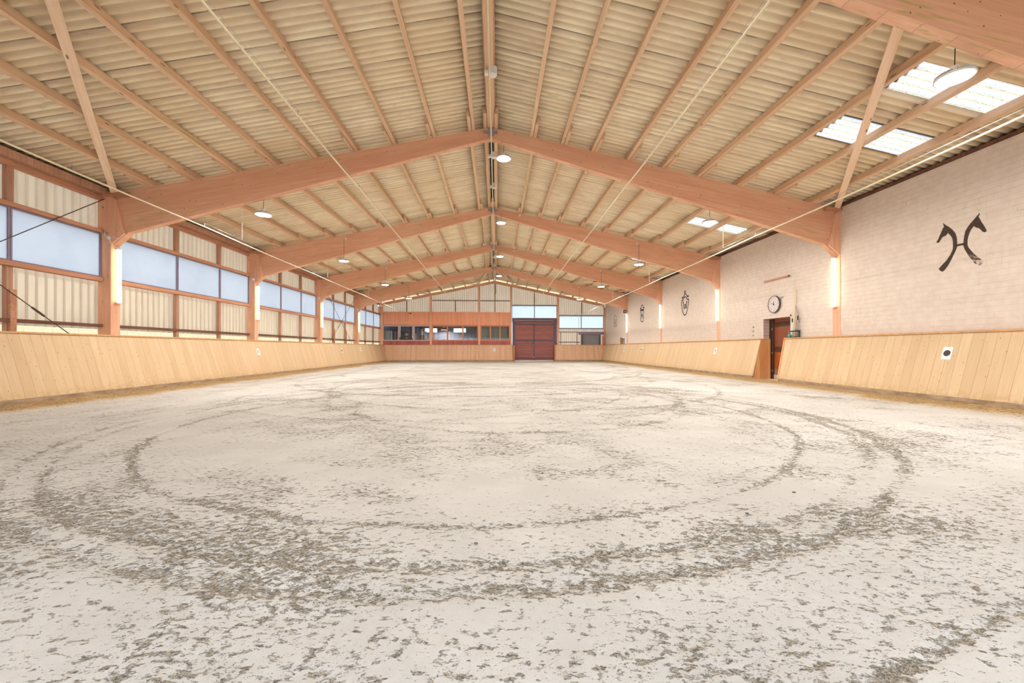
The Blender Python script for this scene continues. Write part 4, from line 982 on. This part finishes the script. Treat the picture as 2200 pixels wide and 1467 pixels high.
# pole holder with whips and poles, ball
t=empty('whip_holder',(10.465,13.48,1.62)); tag(t,'black rack holding upright poles on the kickboard cap beside the door','rack')
mb=MB(); mb.box(-.055,.055,-.18,.18,.20,.235); mb.build('top_plate',M['black'],t,bevel=.006)
mb=MB(); mb.box(-.05,.05,-.165,.165,0,.012); mb.build('base_plate',M['black'],t)
for y in (-.16,-.06,.05,.15): MB().tube([(0.03,y,.01),(.03,y,.2)],.012,8).build('stay',M['black' if y in(-.16,.15) else 'steel'],t)
for i,(y,z,r,mt,lb,hk) in enumerate(((13.50,3.62,.013,'cream','tallest pale pole standing in the black rack',0),(13.455,3.32,.011,'cream','second tallest pale pole in the black rack',0),(13.42,2.73,.012,'steel','third tallest thin pole in the black rack, grey',0),(13.385,2.58,.013,'purlin','short brown pole in the black rack',0),
      (13.342,2.38,.010,'steel','short pole with a black grip, rightmost in the rack',1),(13.56,2.48,.007,'cream','thin whip with a bent tip leaning towards the door in the rack',2),(13.60,2.31,.009,'white','white pole with a black grip, leftmost in the rack',1))):
    t=empty('riding_pole',(10.455,y,1.634)); tag(t,lb,'pole','poles in the black rack'); h=z-1.634
    if hk==2: pts=[(0,0,0),(0,0,h),(0,.06,h+.03),(0,.125,h-.06)]
    else: pts=[(0,0,0),(0,0,h)]
    MB().tube(pts,[r]*len(pts),8).build('shaft',M[mt],t,smooth=True)
    if hk==1: MB().tube([(0,0,h-.16),(0,0,h-.02)],r*1.9,8).build('grip',M['black'],t)
    if hk==2: MB().box(-.012,.012,.105,.14,h-.1,h-.05).build('tip',M['black'],t)
mb=MB(); n=20; mb.lathe([(.0008,0)]+[(.062*math.sin(math.pi*k/12),.062-.062*math.cos(math.pi*k/12)) for k in range(1,12)]+[(.0008,.124)],n=24)
tag(mb.build('ball',M['teal'],smooth=True,loc=(10.46,13.74,1.6205)),'small teal rubber ball on the kickboard cap beside the door','ball')

# ------------------------------------------------------------------ dressage letters and dots
KA=math.atan2(KX1-KX0,KT-KB)
def ksign(s,y,z,glyph,label,w=.2,h=.29):
    x=s*(KX0+(z-KB)*math.tan(KA)); n=Vector((-s*math.cos(KA),0,math.sin(KA))); up=Vector((s*math.sin(KA),0,math.cos(KA))); rt=up.cross(n)
    r=empty('arena_letter',(x,y,z)); r.matrix_world=Matrix.Translation(Vector((x,y,z))+n*.004)@Matrix((rt,up,n)).transposed().to_4x4()
    tag(r,label,'sign','white letter and dot signs on the kickboards')
    MB().box(-w/2,w/2,-h/2,h/2,0,.004).build('plate',M['sign'],r)
    if glyph=='dot': MB().prism([(.072*math.cos(a*math.pi/20),.072*math.sin(a*math.pi/20)) for a in range(40)],.0045,.007,'Z').build('dot',M['bronze'],r)
    else: text_mesh(glyph,.22,M['signink'],'letter',r,(0,0,.0055),(0,0,0))
ksign(-1,18.163,1.10,'E','white sign with the letter E on the left kickboard')
ksign(-1,27.67,1.12,'dot','white sign with a black dot on the left kickboard')
ksign(-1,31.52,1.2,'H','plain looking white sign seen nearly edge on, farthest on the left kickboard')
ksign(1,8.59,1.12,'dot','white sign with a large dark dot on the near right kickboard')
ksign(1,18.29,1.12,'B','white sign with the letter B on the far right kickboard')
ksign(1,27.94,1.17,'dot','narrow looking white sign on the far right kickboard, second from its far end')
ksign(1,31.7,1.15,'M','faint white sign farthest along the right kickboard')
r=empty('arena_letter',(-.12,38.07,1.158)); ke=math.atan2(.34,KT-KB); r.rotation_euler=(math.pi/2-ke,0,0); tag(r,'white sign with the letter C on the kickboard of the end wall','sign','white letter and dot signs on the kickboards')
MB().box(-.115,.115,-.15,.15,.008,.012).build('plate',M['sign'],r); text_mesh('C',.25,M['signink'],'letter',r,(0,0,.0135),(0,0,0))

# ------------------------------------------------------------------ highbay lamps
def make_lamp():
    r=empty('highbay_lamp')
    MB().lathe([(.0005,.05),(.10,.05),(.15,.035),(.215,.02),(.222,-.005),(.205,-.012),(.185,-.004)],n=48).build('housing',M['white'],r,smooth=False)
    MB().lathe([(.185,-.004),(.186,-.009),(.06,-.0095),(.0005,-.0095)],n=48).build('led_lens',M['lamp'],r)
    fins=MB()
    for k in range(36):
        a=2*math.pi*k/36; c,s=math.cos(a),math.sin(a); fins.add([(c*.12,s*.12,.045),(c*.212,s*.212,.028),(c*.212,s*.212,.055),(c*.12,s*.12,.085)],[(0,1,2,3)])
    fins.build('cooling_fins',M['white'],r)
    MB().lathe([(.0005,.16),(.05,.16),(.055,.06),(.0005,.06)],n=20).build('driver',M['white'],r)
    return r
LP=make_lamp(); first=True
lanes=((-6.64,5.10,'left'),(.29,6.90,'ridge'),(6.61,5.095,'right'))
LN=['nearest','second','third','fourth','farthest']
for li,(x,z,nm) in enumerate(lanes):
    for i in range(5):
        if i==0 and nm=='left': continue
        o=LP if first else copy_tree(LP); first=False
        y=F[i]+.30 if i<2 else F[i]-.16
        o.location=(x,y,z)
        vis=[k for k in range(5) if not(k==0 and nm!='right')]
        which={'left':{1:'nearest',2:'second',3:'third',4:'farthest'},'ridge':{0:'nearest, above the camera',1:'nearest',2:'second',3:'third',4:'farthest'},'right':{0:'large, close under the top right corner',1:'second',2:'third',3:'fourth',4:'farthest'}}[nm][i]
        tag(o,'round glowing highbay lamp in the %s row, %s'%(nm,which),'lamp','round LED highbay lamps')
        # suspension
        bz=top(x)-.25; by=F[i]+.24 if i<2 else F[i]-.02
        c=MB()
        if i<2: c.tube([(x,y,z+.16),(x+.01,y,z+.5),(x+.02,y,top(x)-.0)],.006,6)
        else: c.tube([(x,y,z+.16),(x,y-.0,bz-.05),(x,by+.02,bz+.02)],.006,6)
        cc=c.build('lamp_cord',M['cord']); tag(cc,'thin black cord carrying the %s row lamp, %s'%(nm,which),'cord','lamp cords')
        if i>=2:
            xb=x if nm!='ridge' else x+.85
            bx=MB().box(xb-.045,xb+.045,F[i]+.01,F[i]+.058,bz-.01 if nm!='ridge' else top(xb)-.16,bz+.08 if nm!='ridge' else top(xb)-.07).build('junction_box',M['white'],bevel=.006)
            tag(bx,'small white junction box on the %s frame above the %s row lamp'%(NF[i],nm),'junction box','white junction boxes on the frames')
# fluorescent battens on the posts
def make_tube(s):
    r=empty('fluorescent_batten')
    MB().box(-.03,.0,-.03,.03,-.77,.77).build('batten',M['white'],r,bevel=.004)
    for k in (-1,1):
        MB().tube([(.03,k*.052,-.74),(.03,k*.052,.74)],.013,12).build('tube',M['tube'],r,smooth=True)
    for z in (-.755,.755): MB().box(-.01,.05,-.075,.075,z-.02,z+.02).build('end_cap',M['white'],r,bevel=.004)
    return r
TB=make_tube(1)
first=True
for i in range(5):
    for s in (-1,1):
        o=TB if first else copy_tree(TB); first=False
        o.location=(s*10.508,F[i]+.18,3.27); o.rotation_euler=(0,0,0 if s<0 else math.pi)
        tag(o,'twin fluorescent tube on the %s post of the %s frame'%('left' if s<0 else 'right',('nearest','second','third','fourth','farthest')[i]),'tube light','fluorescent battens on the posts')
        if i>0:
            b=empty('post_junction_box',(s*10.575,F[i]-.012,4.29) if s<0 else (10.527,F[i]+.06,4.2)); tag(b,'white junction box with loose cable above the tube light, %s post of the %s frame'%('left' if s<0 else 'right',NF[i]),'junction box','junction boxes on the posts')
            if s<0:
                MB().box(-.04,.04,-.03,.01,-.04,.04).build('box',M['white'],b,bevel=.006)
                MB().tube([(.04,-.01,.0),(.12,-.01,.02),(.25,.02,-.03)],.006,6).build('cable',M['white'],b); MB().tube([(.03,-.01,-.03),(.05,-.02,-.12),(.055,.08,-.2)],.006,6).build('cable',M['white'],b)
                MB().tube([(-.03,-.01,.0),(-.08,-.02,.05),(-.12,-.01,.17)],.006,6).build('cable',M['white'],b)
            else:
                MB().box(-.02,.012,-.03,.03,-.04,.04).build('box',M['white'],b,bevel=.006); MB().tube([(0,0,-.04),(-.01,.04,-.12)],.006,6).build('cable',M['white'],b)
# ------------------------------------------------------------------ sprinkler pipes
def pipe(name,pts,label,wire=.09,hang=True,rad=.018):
    t=empty(name,pts[0]); tag(t,label,'sprinkler pipe','cream sprinkler pipes running the length of the hall'); inv=Matrix.Translation(-t.location)
    def ch(mb,nm,mt):
        o=mb.build(nm,mt,t,smooth=True); o.matrix_parent_inverse=inv
    P=[]
    for a,b in zip(pts[:-1],pts[1:]):
        a=Vector(a);b=Vector(b); n=max(1,int((b-a).length/1.65))
        for k in range(n): P.append(a+(b-a)*k/n+Vector((0,0,-.02*math.sin(math.pi*((k%4)/4)))))
    P.append(Vector(pts[-1])); ch(MB().tube(P,rad,8),'pipe',M['cream'])
    if wire: ch(MB().tube([Vector(p)+Vector((0,0,wire)) for p in pts],.003,5),'support_wire',M['steel'])
    c=MB(); 
    for p in P[2:-2:2]: c.tube([p+Vector((0,0,-.03)),p+Vector((0,0,wire+.01))],.006,5)
    ch(c,'pipe_clip',M['steel'])
    if hang:
        for y in [F[i]+.9 for i in range(1,5)]:
            k=(y-pts[0][1])/(pts[1][1]-pts[0][1]); q=Vector(pts[0])+(Vector(pts[1])-Vector(pts[0]))*k
            ch(MB().tube([q+Vector((0,0,wire)),Vector((q.x,y,top(q.x)+.0))],.005,5),'hanger',M['white'])
pipe('sprinkler_pipe',[(-3.52,4.2,5.5),(-3.78,37.9,5.48)],'cream sprinkler pipe, inner left one between ridge and windows',hang=False)
pipe('sprinkler_pipe',[(3.42,4.2,5.5),(3.70,37.9,5.46)],'cream sprinkler pipe, inner right one ending above the gate',hang=False)
pipe('sprinkler_pipe',[(-7.36,4.2,4.40),(-8.25,36.4,4.52)],'cream sprinkler pipe, outer left one near the side windows')
pipe('sprinkler_pipe',[(7.22,4.2,4.40),(7.87,37.9,4.37),(7.88,37.95,3.0)],'cream sprinkler pipe, outer right one crossing in front of the white wall')
pipe('sprinkler_pipe',[(RX+.01,2.2,7.22),(-.05,37.9,7.25),(-.05,38.2,7.2),(-.05,38.25,6.5)],'cream sprinkler pipe along the ridge',wire=.06,hang=False,rad=.019)
# ridge fittings
for i,y in enumerate((9.29,13.3,15.8,28.0)):
    t=empty('ridge_ventilator',(RX+.03,y,7.62)); tag(t,'small white plastic drum in the ridge slot, %s from the camera'%ORD[i],'ridge ventilator','white drums along the ridge')
    MB().lathe([(.0005,-.10),(.095,-.10),(.10,-.08),(.10,.07),(.0005,.07)],c=(.05,0,0),n=24).build('drum',M['white'],t)
    MB().box(-.14,-.05,-.05,.05,-.09,.0).build('side_box',M['white'],t,bevel=.01)
# speaker
t=empty('loudspeaker',(10.25,F[4]-.12,4.17)); tag(t,'small black loudspeaker under the right knee of the farthest frame','speaker')
MB().box(-.1,.1,-.09,.09,-.12,.12).build('cabinet',M['black'],t,bevel=.015); MB().box(.08,.2,.0,.05,.06,.1).build('bracket',M['steel'],t)
MB().lathe([(.0005,.0),(.075,0),(.078,.012),(.0005,.012)],n=20).build('cone',M['steel'],t,rot=(math.pi/2,0,0),loc=(0,-.09,0))
# cable and box on the orange boarding
t=empty('wall_cable',(-8.0,38.38,4.55)); tag(t,'pale cable curving down the orange boarding from a small dark fitting','cable')
MB().tube([(0,0,0),(.02,0,-.4),(-.12,0,-.75),(-.45,0,-.85),(-2.4,0,-.86)],.012,6).build('cable',M['pale_timber'],t); MB().box(-.1,.12,-.04,.02,-.03,.04).build('fitting',M['black'],t,bevel=.01)

# ------------------------------------------------------------------ ground outside
mb=MB(); mb.add([(-60,-40,-.12),(60,-40,-.12),(60,90,-.12),(-60,90,-.12)],[(0,1,2,3)])
tag(mb.build('ground_outside',plain('outside_ground',(200,196,186),.95)),'pale ground outside the hall','ground',kind='structure')

# ------------------------------------------------------------------ daylight
w=bpy.data.worlds.new('sky'); scene.world=w; w.use_nodes=True; nt=w.node_tree; nt.nodes.clear()
o=nt.nodes.new('ShaderNodeOutputWorld'); bg=nt.nodes.new('ShaderNodeBackground'); tc=nt.nodes.new('ShaderNodeTexCoord'); sp=nt.nodes.new('ShaderNodeSeparateXYZ'); rp=nt.nodes.new('ShaderNodeValToRGB')
nt.links.new(tc.outputs['Generated'],sp.inputs[0]); nt.links.new(sp.outputs[2],rp.inputs[0]); rp.color_ramp.elements[0].color=(.82,.89,1,1); rp.color_ramp.elements[1].color=(.72,.84,1,1)
nt.links.new(rp.outputs[0],bg.inputs[0]); bg.inputs[1].default_value=WORLD_S if 'WORLD_S' in globals() else 2.4; nt.links.new(bg.outputs[0],o.inputs[0])

# ------------------------------------------------------------------ camera
f=866.; yaw,pit,rol=.0563,.0014,.0008; cx,cy=1115.1,747.86
def cam_axes():
    def r(v):
        x,y,z=v; c,s=math.cos(yaw),math.sin(yaw); x1=x*c-z*s; z1=x*s+z*c
        c,s=math.cos(pit),math.sin(pit); y2=y*c-z1*s; z2=y*s+z1*c
        c,s=math.cos(rol),math.sin(rol); return (x1*c-y2*s,x1*s+y2*c,z2)
    a,b,c=r((1,0,0)),r((0,1,0)),r((0,0,1))
    return [Vector((a[i],c[i],b[i])) for i in range(3)]      # right, up, forward in Blender axes
R_,U_,F_=cam_axes()
cam=bpy.data.cameras.new('camera'); co=bpy.data.objects.new('camera',cam); COL.objects.link(co)
co.matrix_world=Matrix.Translation((.068,0,1.23))@Matrix((R_,U_,-F_)).transposed().to_4x4()
cam.sensor_fit='HORIZONTAL'; cam.sensor_width=36; cam.lens=f/2200*36; cam.shift_x=(1100-cx)/2200; cam.shift_y=-(733.5-cy)/2200
cam.clip_start=.05; cam.clip_end=300
scene.camera=co
scene.view_settings.view_transform='Standard'; scene.view_settings.look='None'; scene.view_settings.gamma=1; scene.view_settings.use_curve_mapping=False
scene.view_settings.exposure=0.62
scene.cycles.use_adaptive_sampling=True; scene.cycles.adaptive_threshold=.1; scene.cycles.adaptive_min_samples=16; scene.cycles.max_bounces=7; scene.cycles.diffuse_bounces=4; scene.cycles.transparent_max_bounces=8; scene.cycles.glossy_bounces=3; scene.cycles.transmission_bounces=6
scene.cycles.use_denoising=True; scene.cycles.sample_clamp_indirect=6; scene.cycles.caustics_reflective=False
